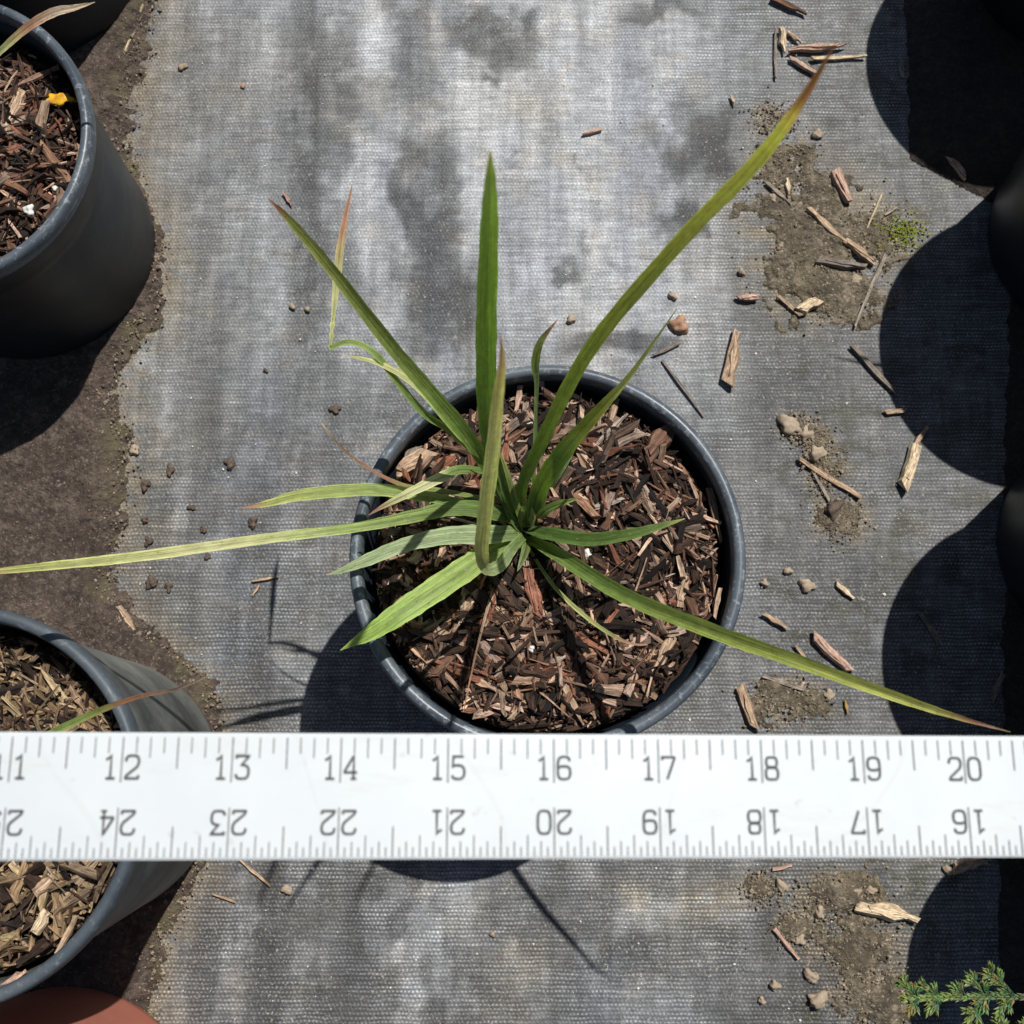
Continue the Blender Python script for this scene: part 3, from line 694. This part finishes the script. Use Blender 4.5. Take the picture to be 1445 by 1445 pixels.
while len(pts2) < 420:
    u, v = r.uniform(160, 1300), r.uniform(-20, 1470); c = P(u, v, 0); pts2.append((c.x, c.y, .001, abs(r.gauss(0, .00035)) + .0003))  # bright grains added in place of glints on the cloth
while len(pts3) < 2600:
    v = r.uniform(-20, 1460); e = np.interp(v, [p[0] for p in EDGE], [p[1] for p in EDGE]); u = e - abs(r.gauss(0, 38)) + r.gauss(8, 8)
    c = P(u, v, 0); pts3.append((c.x, c.y, .0045 + r.uniform(-.002, .001), abs(r.gauss(0, .00055)) + .00025))
crumbs('dirt_crumbs', pts, M_crumb, 'loose tan crumbs over the dry dirt patches', 'dirt crumbs')
crumbs('pale_glints', pts2, M_white, 'tiny pale grains standing in for glints on the fabric', 'glint')
crumbs('soil_crumbs', pts3, M_crumb, 'tan crumbs and grains along the soil edge', 'soil crumbs')
mp = []
for _ in range(330):
    u, v = r.gauss(1274, 15), r.gauss(329, 12); c = P(u, v, 0); mp.append((c.x, c.y, r.uniform(.001, .004), r.uniform(.0004, .0012)))
crumbs('moss', mp, M_moss, 'small tuft of bright yellow green moss at the dirt patch', 'moss')

# yellow petal in the upper left pot
def petal():
    import bmesh
    c = P(85, 143, .142); px = depth(c) / 1600
    bm = bmesh.new(); bmesh.ops.create_icosphere(bm, subdivisions=3, radius=1)
    for q in bm.verts:
        n = q.co.copy(); k = 1 + .25 * math.sin(n.x * 4 + 1) * math.sin(n.y * 5) + .15 * math.sin(n.x * 9)
        q.co = Vector((n.x * 19 * px * k, n.y * 9 * px * k, n.z * 3.2 * px + 2.5 * px * math.sin(n.x * 3)))
    me = bpy.data.meshes.new('fallen_petal'); bm.to_mesh(me); bm.free()
    o = link('fallen_petal', me, M_petal, None, c + Vector((0, 0, .003)), smooth=True); o.rotation_euler = (.1, .05, .1)
    tag(o, 'crumpled yellow petal on the mulch of the upper left pot', 'petal')
petal()

# ------------------------------------------------------------------ strappy leaves
GD = (.065, .135, .022); GM = (.125, .205, .04); GB = (.27, .37, .09); GY = (.40, .43, .12); GP = (.31, .40, .20); YL = (.54, .55, .25)
BR = (.26, .10, .05); PK = (.46, .22, .14); DRY = (.50, .36, .24); DKB = (.09, .045, .03); OL = (.23, .265, .06)

def catmull(pts, n):
    out = []; m = len(pts)
    def g(i): return pts[max(0, min(m - 1, i))]
    for s in range(n + 1):
        t = s / n * (m - 1); i = min(int(t), m - 2); f = t - i
        p0, p1, p2, p3 = g(i - 1), g(i), g(i + 1), g(i + 2)
        out.append(.5 * ((2 * p1) + (p2 - p0) * f + (2 * p0 - 5 * p1 + 4 * p2 - p3) * f * f + (3 * p1 - p0 - 3 * p2 + p3) * f ** 3))
    return out

def make_leaf(parent, pts, cols, roll=0.0, fold=.22, label=None, twist=0.0, steps=None, sharp=None, sunmix=.5):
    """pts: (u, v, height, width) along the blade; cols: (t, colour) along the blade"""
    wp = [P(u, v, z * S) for u, v, z, w_ in pts]
    c4 = [np.array([p.x, p.y, p.z, w_ * depth(p) / 1600]) for p, (_, _, _, w_) in zip(wp, pts)]
    n = steps or max(24, len(pts) * 8)
    if sharp:     # a broken blade: two smooth runs meeting in a crease
        a = catmull(c4[:sharp + 1], n // 2); b = catmull(c4[sharp:], n // 2); path = a + b[1:]
    else: path = catmull(c4, n)
    n = len(path) - 1
    vs, fs, cl, gr = [], [], [], []
    o0 = wp[0]; cam_p = Vector((0, 0, H))
    off = rnd.uniform(0, 9); dist = 0; prev = None
    ts = [t for t, c in cols]
    for i, q in enumerate(path):
        p = Vector(q[:3]); W = max(q[3], .00025)
        tg = Vector((path[min(n, i + 1)] - path[max(0, i - 1)])[:3]).normalized()
        view = (cam_p - p).normalized(); up = (view + (Vector((0, 0, .5)) + SUN) * sunmix).normalized()
        nr = (up - tg * up.dot(tg))
        nr = nr.normalized() if nr.length > 1e-4 else Vector((0, 0, 1))
        nr.rotate(Matrix.Rotation(roll + twist * i / n, 3, tg))
        sd_ = tg.cross(nr).normalized()
        W *= .87 / max(.5, (sd_ - view * sd_.dot(view)).length)
        W *= 1 + .035 * math.sin(i * 1.3 + off * 7) + .02 * math.sin(i * 2.9 + off)
        if prev is not None: dist += (p - prev).length
        prev = p; t = i / n
        cc = [min(.62, .055 * (1.0, 1.0, .6)[k_] + 1.12 * float(np.interp(t, ts, [c[k_] for _, c in cols]))) for k_ in range(3)]
        for j in range(7):
            s_ = (j - 3) / 3
            lift = fold * W * (abs(s_) ** 1.3) * .5
            vs.append(p + sd_ * (s_ * W * .5) + nr * lift - o0)
            edge = 1.35 if abs(s_) > .9 else (.72 if j == 3 else (1.08 if j > 3 else .95))  # pale margin, dark midrib; sun-side highlight painted as one lighter half
            cl.append((cc[0] * edge, cc[1] * edge, cc[2] * edge, 1)); gr.append((dist + off, s_ * W * .5, off))
    for i in range(n):
        for j in range(6):
            a = i * 7 + j; fs.append((a, a + 1, a + 8, a + 7))
    me = bpy.data.meshes.new('leaf'); me.from_pydata([tuple(v) for v in vs], [], fs); me.update()
    a = me.attributes.new('col', 'FLOAT_COLOR', 'POINT'); a.data.foreach_set('color', np.array(cl).ravel())
    a = me.attributes.new('grain', 'FLOAT_VECTOR', 'POINT'); a.data.foreach_set('vector', np.array(gr).ravel())
    o = link('leaf', me, M_leaf, None, None, smooth=True)
    o.parent = parent; o.location = o0 - parent.location
    if label: o['label'] = label
    return o

base = P(740, 748, .145 * S)
PL = empty('strappy_plant', base, 'green plant with long narrow arching leaves growing in the middle pot', 'plant')
LF = [
 # (pts, colours, roll, fold, label)
 ([(735, 735, .148, 20), (690, 722, .165, 27), (640, 718, .175, 25), (580, 730, .185, 21), (500, 745, .192, 16), (380, 760, .20, 17), (200, 785, .21, 17), (60, 800, .218, 13), (-20, 808, .22, 8), (-70, 814, .221, 1)],
  [(0, GD), (.25, GM), (.45, GB), (.6, YL), (.8, GY), (1, PK)], .12, .25, 'longest leaf reaching past the left edge'),
 ([(722, 722, .155, 9), (690, 714, .163, 10), (640, 708, .172, 15), (580, 697, .18, 19), (520, 691, .185, 21), (430, 698, .19, 19), (375, 711, .191, 10), (343, 717, .19, 1)],
  [(0, GD), (.3, GM), (.55, GB), (.85, GY), (.93, PK), (1, PK)], -.1, .25, 'pink tipped leaf above the longest left leaf'),
 ([(715, 690, .16, 8), (690, 668, .172, 9), (650, 663, .182, 15), (618, 676, .187, 17), (575, 697, .189, 14), (540, 715, .187, 7), (520, 727, .185, 1)],
  [(0, GD), (.4, GM), (.5, YL), (.75, YL), (.88, PK), (1, DRY)], .1, .2, 'small yellowing leaf drooping left'),
 ([(734, 752, .149, 22), (690, 755, .168, 32), (630, 757, .178, 29), (570, 770, .183, 23), (520, 790, .184, 20), (480, 806, .182, 8), (460, 811, .181, 1)],
  [(0, GM), (.2, GP), (.6, GP), (.9, GP), (.96, PK), (1, PK)], .15, .2, 'pale blue green leaf drooping left'),
 ([(737, 760, .150, 24), (690, 782, .165, 38), (640, 815, .175, 41), (570, 862, .182, 38), (525, 892, .183, 26), (495, 909, .1815, 9), (480, 918, .18, 1)],
  [(0, GM), (.2, GB), (.6, (.27, .43, .07)), (1, (.30, .44, .08))], .1, .15, 'broad bright green leaf drooping to the lower left'),
 ([(728, 735, .148, 14), (706, 680, .17, 22), (688, 600, .215, 31), (685, 480, .29, 36), (689, 330, .375, 32), (691, 258, .42, 21), (692, 212, .445, 1)],
  [(0, GD), (.5, (.08, .21, .012)), (.85, (.10, .21, .016)), (1, OL)], .35, .2, 'broad dark green upright leaf'),
 ([(744, 742, .148, 10), (735, 692, .165, 18), (765, 620, .20, 22), (830, 495, .27, 24), (950, 350, .345, 25), (1060, 235, .40, 25), (1125, 150, .437, 17), (1182, 56, .455, 1)],
  [(0, GM), (.3, (.10, .19, .02)), (.6, OL), (.8, (.38, .42, .09)), (.84, (.45, .36, .10)), (.87, BR), (1, BR)], .15, .6, 'longest upright leaf with brown tip'),
 ([(730, 738, .148, 14), (700, 685, .17, 20), (655, 612, .21, 25), (560, 500, .25, 23), (470, 385, .29, 19), (410, 313, .311, 13), (378, 280, .32, 1)],
  [(0, GD), (.35, (.11, .20, .025)), (.7, OL), (.84, OL), (.9, BR), (1, PK)], -.1, .6, 'leaf rising to the upper left with brown tip'),
 ([(729, 742, .148, 9), (690, 664, .17, 10), (640, 612, .186, 11), (600, 585, .195, 12), (565, 545, .206, 11), (530, 500, .215, 11), (495, 483, .218, 9), (466, 491, .2155, 7), (467, 482, .2157, 4), (468, 474, .2159, 8), (468, 466, .216, 4.5), (469, 458, .2162, 8.5), (470, 448, .2165, 6), (475, 395, .22, 13), (483, 330, .226, 11), (497, 260, .232, 1)],
  [(0, GD), (.3, GM), (.5, GB), (.6, GY), (.88, YL), (.95, PK), (1, PK)], .1, .25, 'thin leaf snapped back on itself', 7),
 ([(722, 722, .155, 10), (690, 660, .168, 13), (640, 603, .19, 15), (590, 546, .205, 14), (545, 517, .212, 10), (510, 506, .215, 5), (484, 502, .214, 1)],
  [(0, GM), (.3, GB), (.6, YL), (.85, GY), (1, DRY)], .1, .25, 'yellow green thin leaf arching to the upper left'),
 ([(740, 756, .148, 14), (722, 775, .168, 18), (706, 798, .186, 21), (688, 804, .203, 22), (679, 782, .226, 23), (684, 720, .27, 25), (694, 640, .32, 25), (702, 560, .365, 20), (708, 510, .388, 12), (706, 473, .402, 1)],
  [(0, GM), (.25, GP), (.4, (.38, .42, .18)), (.7, (.48, .53, .27)), (.82, (.55, .48, .22)), (.88, DRY), (1, PK)], .1, .3, 'pale olive leaf curled back in front of the crown'),
 ([(746, 748, .149, 18), (775, 755, .165, 27), (830, 763, .185, 25), (890, 755, .20, 19), (935, 742, .207, 10), (967, 732, .21, 1)],
  [(0, GD), (.3, (.06, .15, .012)), (.8, GM), (1, GY)], -.35, .3, 'short dark green leaf pointing right'),
 ([(748, 762, .149, 14), (790, 786, .17, 23), (880, 841, .20, 25), (1000, 890, .23, 25), (1130, 936, .255, 22), (1270, 986, .275, 16), (1350, 1012, .286, 9), (1426, 1033, .29, 1)],
  [(0, GM), (.25, (.12, .21, .03)), (.5, (.24, .30, .05)), (.8, (.38, .39, .09)), (.9, BR), (1, DRY)], .1, .75, 'long leaf stretching to the lower right'),
 ([(750, 740, .148, 16), (757, 698, .165, 26), (785, 650, .195, 30), (820, 607, .212, 24), (855, 568, .227, 17), (890, 528, .24, 9), (955, 436, .262, 1)],
  [(0, GD), (.35, (.12, .24, .018)), (.6, (.30, .36, .03)), (.8, GY), (1, OL)], .25, .3, 'yellowing slender leaf behind the pot rim to the upper right'),
 ([(755, 738, .149, 10), (768, 722, .158, 15), (790, 711, .165, 12), (817, 703, .17, 1)], [(0, GM), (.6, GM), (1, GB)], .1, .2, 'short curled leaf right of the crown'),
 ([(753, 732, .149, 10), (764, 706, .16, 15), (770, 672, .172, 9), (772, 650, .178, 1)], [(0, GM), (1, GB)], .0, .2, None),
 ([(750, 722, .149, 6), (754, 650, .165, 7), (756, 580, .18, 6), (757, 540, .19, 8), (755, 512, .20, 14), (763, 482, .21, 11), (787, 451, .216, 1)],
  [(0, GM), (.5, (.10, .16, .06)), (.7, GB), (.84, OL), (.9, DKB), (1, PK)], .1, .25, 'thin twisted leaf with dry curled tip behind the crown'),
 ([(772, 700, .150, 5), (790, 668, .16, 8), (806, 640, .164, 7), (822, 608, .167, 1)], [(0, GM), (1, (.10, .15, .07))], .1, .2, None),
 ([(700, 707, .16, 7), (620, 692, .172, 8), (570, 685, .176, 7), (520, 661, .18, 5), (480, 630, .184, 4), (454, 597, .188, 2)],
  [(0, GM), (.3, OL), (.5, BR), (.85, DKB), (1, DRY)], .1, .3, 'withered thin reddish brown leaf pointing left'),
 ([(745, 772, .149, 5), (780, 825, .157, 6), (820, 865, .16, 7), (860, 894, .16, 6), (890, 908, .158, 4), (914, 910, .157, 1)],
  [(0, GM), (.4, GY), (.6, OL), (.75, PK), (1, DRY)], .0, .3, 'thin leaf drying pink on the lower right mulch'),
 ([(738, 772, .149, 8), (712, 806, .151, 9), (692, 846, .155, 5), (672, 920, .156, 3), (654, 1004, .153, 1.5)], [(0, (.25, .22, .15)), (.4, DRY), (1, PK)], .0, .3, 'dead pale stalk hanging to the lower rim'),
 ([(742, 775, .148, 5), (747, 820, .152, 5), (752, 860, .152, 6), (772, 925, .151, 3)], [(0, DRY), (.4, (.2, .15, .12)), (1, (.16, .10, .07))], .0, .3, 'dead grey brown strip below the crown'),
 ([(733, 738, .148, 14), (716, 695, .17, 17), (700, 640, .19, 14), (690, 600, .205, 6)], [(0, GD), (.6, GM), (1, GB)], -.1, .25, None),
 ([(738, 745, .148, 10), (728, 712, .163, 13), (716, 670, .18, 10), (706, 640, .19, 4)], [(0, GY), (.4, GM), (1, GY)], .5, .2, None),
 ([(744, 757, .148, 12), (742, 775, .155, 14), (735, 795, .16, 8), (730, 806, .163, 1)], [(0, GM), (.5, (.1, .14, .04)), (1, GP)], .0, .2, None),
 ([(744, 742, .147, 9), (738, 728, .153, 11), (731, 716, .158, 2)], [(0, YL), (1, GP)], .0, .2, None),
 ([(748, 744, .147, 9), (751, 730, .153, 11), (750, 716, .158, 2)], [(0, YL), (1, GB)], .0, .2, None),
 ([(738, 752, .147, 9), (728, 740, .153, 12), (716, 722, .16, 8), (708, 700, .165, 1)], [(0, GD), (1, GM)], .2, .2, None),
]
for q in LF:
    make_leaf(PL, q[0], q[1], q[2], q[3], q[4], sharp=q[5] if len(q) > 5 else None, sunmix=0.0 if q[4] and 'upright leaf' in q[4] else 0.3 if q[4] and 'curled back' in q[4] else .5)

# neighbours' plants
def plant(label, center_px, z0, leaves, name='strappy_plant'):
    root = empty(name, P(center_px[0], center_px[1], z0 * S), label, 'plant', 'strappy plants in the neighbouring pots')
    for pts, cols, lab in leaves: make_leaf(root, pts, cols, .1, .25, lab)
    return root
plant('mostly dry leaved plant in the upper left pot, one bleached leaf over its rim', (-95, 170), .118,
      [([(-90, 165, .118, 7), (-50, 120, .15, 8), (0, 73, .17, 10), (40, 38, .18, 13), (75, 18, .184, 14), (105, 11, .184, 9), (134, 3, .183, 1)], [(0, GM), (.35, YL), (.5, PK), (.7, (.52, .40, .31)), (1, DRY)], 'bleached dry leaf'),
       ([(-98, 160, .118, 8), (-150, 80, .2, 12), (-220, -40, .26, 1)], [(0, GM), (1, GY)], None),
       ([(-105, 175, .118, 8), (-200, 210, .2, 12), (-330, 260, .22, 1)], [(0, GM), (1, GY)], None)])
plant('plant in the dusty lower left pot with one red tipped leaf over the ruler edge', (-60, 1130), .15,
      [([(-60, 1128, .152, 8), (0, 1080, .168, 11), (50, 1048, .178, 12), (90, 1026, .185, 12), (150, 999, .195, 10), (200, 982, .20, 7), (250, 972, .20, 5), (292, 955, .202, 1)], [(0, GM), (.45, GB), (.55, OL), (.62, BR), (.85, DKB), (1, (.25, .2, .18))], 'green leaf turning red brown at the tip'),
       ([(-70, 1135, .152, 8), (-160, 1200, .22, 12), (-280, 1260, .25, 1)], [(0, GM), (1, GY)], None),
       ([(-68, 1125, .152, 8), (-150, 1050, .22, 12), (-240, 960, .25, 1)], [(0, GM), (1, GY)], None)])
# the plant whose blade tips show only as a small shadow on the fabric
for i, (c, root) in enumerate(RIGHT[:3]):
    pr = empty('strappy_plant', c + Vector((0, 0, .155)), 'leafy plant beyond the right edge in the ' + names[i].split(',')[0], 'plant', 'strappy plants in the neighbouring pots')
    for q in range(7):
        t = q * .9 + i; d = Vector((math.cos(t), math.sin(t), 0))
        seq = [c + d * .008 + Vector((0, 0, .155)), c + d * .025 + Vector((0, 0, .22)), c + d * .048 + Vector((0, 0, .26))]
        if i == 1 and q == 0:
            g = P(1163, 502, 0); tip = g + Vector((SUN.x, SUN.y, SUN.z)) / SUN.z * .27
            seq = [c + Vector((-.008, 0, .155)), c.lerp(tip, .5) + Vector((0, 0, .12)), tip]
        pts = []
        for s_, ww in zip(seq, (9, 13, 1)):
            uu, vv = to_px(s_.x, s_.y, s_.z); pts.append((uu, vv, s_.z / S, ww))
        make_leaf(pr, pts, [(0, GM), (1, GB)], .1, .25)

# ------------------------------------------------------------------ conifer sprig, lower right
def mat_conifer():
    k = NT('conifer_scales'); t = k.attr('tint'); n = k.noise(k.coord(), 300, 3, .6)
    c = k.n('ShaderNodeVectorMath', _operation='SCALE'); k.l(t.outputs['Color'], c.inputs[0]); k.l(k.rng(n, .3, .7, .7, 1.3), c.inputs['Scale'])
    k.base(c.outputs[0]); k.rough(.55); return k.m
M_con = mat_conifer()
k = NT('conifer_twig'); k.base(k.ramp(k.noise(k.coord(), 200, 4, .6), [(.3, (.07, .055, .03)), (.7, (.16, .11, .06))])); k.rough(.7); M_twig = k.m

def spray(parent, a, b, wid, seed, label=None):
    """one feathery shoot from a to b clothed in overlapping pointed scales, with side shoots"""
    r = random.Random(seed); vs, fs, tn = [], [], []
    def scale(p, d, ln, w_, tint):
        d = d.normalized(); s1 = d.orthogonal().normalized(); s1.rotate(Matrix.Rotation(r.uniform(0, 6.28), 3, d)); s2 = d.cross(s1)
        q = len(vs)
        for v in (p, p + d * ln * .45 + s1 * w_, p + d * ln * .45 - s1 * w_, p + d * ln * .4 + s2 * w_ * .7, p + d * ln * .4 - s2 * w_ * .7, p + d * ln):
            vs.append(v - parent.location); tn.append((*tint, 1))
        for f in ((0, 1, 3), (0, 3, 2), (0, 2, 4), (0, 4, 1), (5, 3, 1), (5, 2, 3), (5, 4, 2), (5, 1, 4)): fs.append(tuple(q + i for i in f))
    def run(p0, p1, ln, lev):
        L_ = (p1 - p0).length; n = max(5, int(L_ / .0017)); ax = (p1 - p0).normalized()
        for i in range(n):
            t = i / n; p = p0.lerp(p1, t) + Vector((0, 0, -.15 * L_ * t * (1 - t)))
            tip = t
            tint = [lerp(x, y, min(1, tip * .9 + r.uniform(-.2, .2))) for x, y in zip((.04, .085, .038), (.20, .26, .06))]
            if r.random() < .09: tint = [.2, .16, .05]
            for k_ in range(4):
                o1 = ax.orthogonal().normalized(); o1.rotate(Matrix.Rotation(k_ * 1.57 + i * .8, 3, ax))
                scale(p, ax + o1 * r.uniform(.35, .6), ln * r.uniform(.8, 1.3), .00095, tint)
            if lev < 2 and i % (8 if lev == 0 else 4) == 2 and .05 < t < .93:
                for sgn in (-1, 1):
                    if r.random() < .12: continue
                    sd_ = ax.cross(Vector((0, 0, 1))).normalized() * sgn
                    q_ = (wid * (1 - .55 * t) if lev == 0 else L_ * .38 * (1 - .5 * t)) * r.uniform(.5, 1.05)
                    dd = (ax * .95 + sd_ * .8 + Vector((r.uniform(-.2, .2), r.uniform(-.2, .2), r.uniform(-.15, .4)))).normalized()
                    run(p, p + dd * q_, ln * .95, lev + 1)
    run(a, b, .0050, 0)
    me = bpy.data.meshes.new('shoot'); me.from_pydata([tuple(v) for v in vs], [], fs); me.update()
    at = me.attributes.new('tint', 'FLOAT_COLOR', 'POINT'); at.data.foreach_set('color', np.array(tn).ravel())
    o = link('shoot', me, M_con, parent)
    if label: o['label'] = label
    return o

c4, pot4 = RIGHT[3]
CON = empty('conifer_shrub', c4 + Vector((0, 0, .158)), 'feathery green conifer sprig reaching in at the bottom right corner', 'shrub')
cz = .15
spray(CON, P(1475, 1407, cz), P(1276, 1410, cz + .01), .024, 3)
spray(CON, P(1500, 1450, cz), P(1345, 1470, cz + .005), .016, 4)
spray(CON, P(1600, 1440, cz - .01), P(1480, 1500, cz + .01), .02, 6)
def twig(parent, pts, r0, r1):
    vs, fs = [], []
    for i, p in enumerate(pts):
        t = i / (len(pts) - 1); rr = lerp(r0, r1, t); d = (pts[min(i + 1, len(pts) - 1)] - pts[max(0, i - 1)]).normalized(); a_ = d.orthogonal().normalized(); b_ = d.cross(a_)
        for q in range(8):
            x = q * math.pi / 4; vs.append(tuple(p + (a_ * math.cos(x) + b_ * math.sin(x)) * rr - parent.location))
    for i in range(len(pts) - 1):
        for q in range(8): fs.append((i * 8 + q, i * 8 + (q + 1) % 8, i * 8 + 8 + (q + 1) % 8, i * 8 + 8 + q))
    me = bpy.data.meshes.new('stem'); me.from_pydata(vs, [], fs); me.update(); return link('stem', me, M_twig, parent, smooth=True)
top = c4 + Vector((0, 0, .158))
for e in ((1475, 1407, cz), (1500, 1440, cz), (1600, 1440, cz - .01)):
    p = P(*e); q = p - top; q.z = 0; q.normalize(); twig(CON, [top, top + q * .06 + Vector((0, 0, .055)), top + q * .112 + Vector((0, 0, .058)), top + q * .13 + Vector((0, 0, .045)), p], .003, .0012)

# ------------------------------------------------------------------ the ruler
IN = 0.0254; RW = 1.135 * IN
def at_depth(u, v, Z):
    xc = (u - 722.5) / 1600; yc = (722.5 - v) / 1600
    return Vector((0, 0, H)) + Vector((xc, yc * CP + SP, yc * SP - CP)) * Z
p12 = at_depth(168.5, 1122.6, .2637); p20 = at_depth(1364.5, 1123.2, .2777)
ex = (p20 - p12).normalized(); ez = ex.cross(Vector((0, 1, -0.04))).normalized(); ey = ez.cross(ex).normalized()
step = (p20 - p12).length / 8.0
RM = Matrix((ex, ey, ez)).transposed().to_4x4(); RM.translation = p12 + ex * step * 6      # origin at the 18 inch middle
RUL = empty('ruler', (0, 0, 0), 'white yardstick with grey inch marks held level above the middle pot', 'ruler')
RUL.matrix_world = RM
import bmesh
bm = bmesh.new(); bmesh.ops.create_cube(bm, size=1)
for v in bm.verts: v.co = Vector((v.co.x * 36.4 * step, v.co.y * RW, v.co.z * .0016 - .0008))
bmesh.ops.bevel(bm, geom=list(bm.edges), offset=.0004, segments=2, affect='EDGES')
me = bpy.data.meshes.new('ruler_body'); bm.to_mesh(me); bm.free(); link('body', me, M_ruler, RUL)

def strip(vs, fs, pts, wd, z, closed=False):
    n = len(pts); b = len(vs)
    for i, p in enumerate(pts):
        if closed: a_, c_ = pts[i - 1], pts[(i + 1) % n]
        else: a_, c_ = pts[max(0, i - 1)], pts[min(n - 1, i + 1)]
        d1 = np.array(p) - np.array(a_); d2 = np.array(c_) - np.array(p)
        def nm(d): l_ = np.hypot(*d); return d / l_ if l_ > 1e-9 else None
        d1, d2 = nm(d1), nm(d2)
        if d1 is None: d1 = d2
        if d2 is None: d2 = d1
        n1 = np.array([-d1[1], d1[0]]); n2 = np.array([-d2[1], d2[0]]); m = n1 + n2; m = m / max(1e-6, np.hypot(*m)); k_ = min(1.6, 1 / max(.4, float(m @ n1)))
        for s_ in (-1, 1): vs.append((p[0] + m[0] * s_ * wd * .5 * k_, p[1] + m[1] * s_ * wd * .5 * k_, z))
    for i in range(n if closed else n - 1):
        j = (i + 1) % n; fs.append((b + 2 * i, b + 2 * j, b + 2 * j + 1, b + 2 * i + 1))

vs, fs = [], []
hw = RW / 2; g = .0011; zt_ = .00012
def tick(x, y0, y1, wd=.00030):
    wd *= .74
    q = len(vs); vs.extend([(x - wd / 2, y0, zt_), (x + wd / 2, y0, zt_), (x + wd / 2, y1, zt_), (x - wd / 2, y1, zt_)]); fs.append((q, q + 1, q + 2, q + 3))
for i in range(1, 36 * 8):
    x = (i / 8 - 18) * step; ln = .42 if i % 8 == 0 else .285 if i % 4 == 0 else .185 if i % 2 == 0 else .145
    tick(x, hw - g - ln * IN * (1 if i % 8 else .97), hw - g, .00034 if i % 4 else .0004)
for i in range(1, 36 * 16):
    x = (i / 16 - 18) * step; ln = .44 if i % 16 == 0 else .27 if i % 8 == 0 else .19 if i % 4 == 0 else .135 if i % 2 == 0 else .085
    tick(x, -hw + g * .5, -hw + g * .5 + ln * IN, .00034 if i % 8 else .0004)
me = bpy.data.meshes.new('tick_marks'); me.from_pydata(vs, [], fs); me.update(); link('tick_marks', me, M_ink, RUL)

def rr_loop(x0, y0, x1, y1, r_):
    pts = []
    for cx_, cy_, a0 in ((x1 - r_, y1 - r_, 0), (x0 + r_, y1 - r_, 90), (x0 + r_, y0 + r_, 180), (x1 - r_, y0 + r_, 270)):
        for q in range(5):
            t = math.radians(a0 + q * 22.5); pts.append((cx_ + r_ * math.cos(t), cy_ + r_ * math.sin(t)))
    return pts
DG = {
 '0': [(rr_loop(0, 0, 1, 1, .32), True)],
 '1': [([(.1, .82), (.3, .88), (.5, 1), (.5, .03)], False), ([(.15, 0), (.85, 0)], False)],
 '2': [([(0, .74), (.03, .88), (.14, .97), (.3, 1), (.7, 1), (.86, .97), (.97, .87), (1, .74), (.97, .62), (.86, .5), (.12, .14), (.03, .03), (.05, 0), (.95, 0), (1, .04), (1, .15)], False)],
 '3': [([(.03, .88), (.03, 1), (.97, 1), (.95, .95), (.45, .6), (.7, .59), (.9, .53), (1, .4), (1, .22), (.93, .08), (.75, 0), (.25, 0), (.08, .06), (0, .2)], False)],
 '4': [([(.72, .03), (.72, 1), (.66, .97), (.02, .33), (.04, .28), (.64, .28)], False), ([(.8, .28), (1, .28)], False), ([(.5, 0), (.95, 0)], False)],
 '5': [([(.93, 1), (.12, 1), (.06, .54), (.2, .6), (.6, .61), (.85, .56), (.97, .44), (1, .3), (.96, .14), (.82, .03), (.65, 0), (.3, 0), (.12, .05), (0, .16)], False)],
 '6': [([(.96, .8), (.9, .93), (.72, 1), (.32, 1), (.12, .94), (.02, .8), (0, .6), (0, .3), (.04, .12), (.16, .03), (.32, 0), (.68, 0), (.86, .04), (.97, .15), (1, .3), (.96, .46), (.85, .54), (.68, .57), (.3, .57), (.1, .52)], False)],
 '7': [([(0, .86), (0, 1), (.97, 1), (1, .95), (.38, 0)], False)],
 '8': [(rr_loop(.06, .56, .94, 1, .2), True), (rr_loop(0, 0, 1, .53, .24), True)],
}
DG['9'] = [([(1 - x, 1 - y) for x, y in DG['6'][0][0]], False)]
dh = .205 * IN; dw = .118 * IN
def numeral(n, x, yb, flip):
    s_ = str(n); vs, fs = [], []
    cs = [-.096 * IN, .096 * IN] if len(s_) == 2 else [.096 * IN]
    for ch, cx_ in zip(s_, cs):
        for k_, (pl, cl_) in enumerate(DG[ch]):
            pts = [((px_ - .5) * dw + cx_, py_ * dh) for px_, py_ in pl]
            strip(vs, fs, pts, .00062, k_ * .00002, cl_)
    me = bpy.data.meshes.new('numeral'); me.from_pydata(vs, [], fs); me.update()
    o = link('numeral', me, M_ink, RUL, (x, yb, .00015)); o.rotation_euler = (0, 0, math.pi if flip else 0)
ytop = hw - .415 * IN; ybot = -hw + .43 * IN
for n in range(1, 36):
    numeral(n, (n - 18) * step, ytop, False)
    numeral(36 - n, (n - 18) * step, ybot, True)
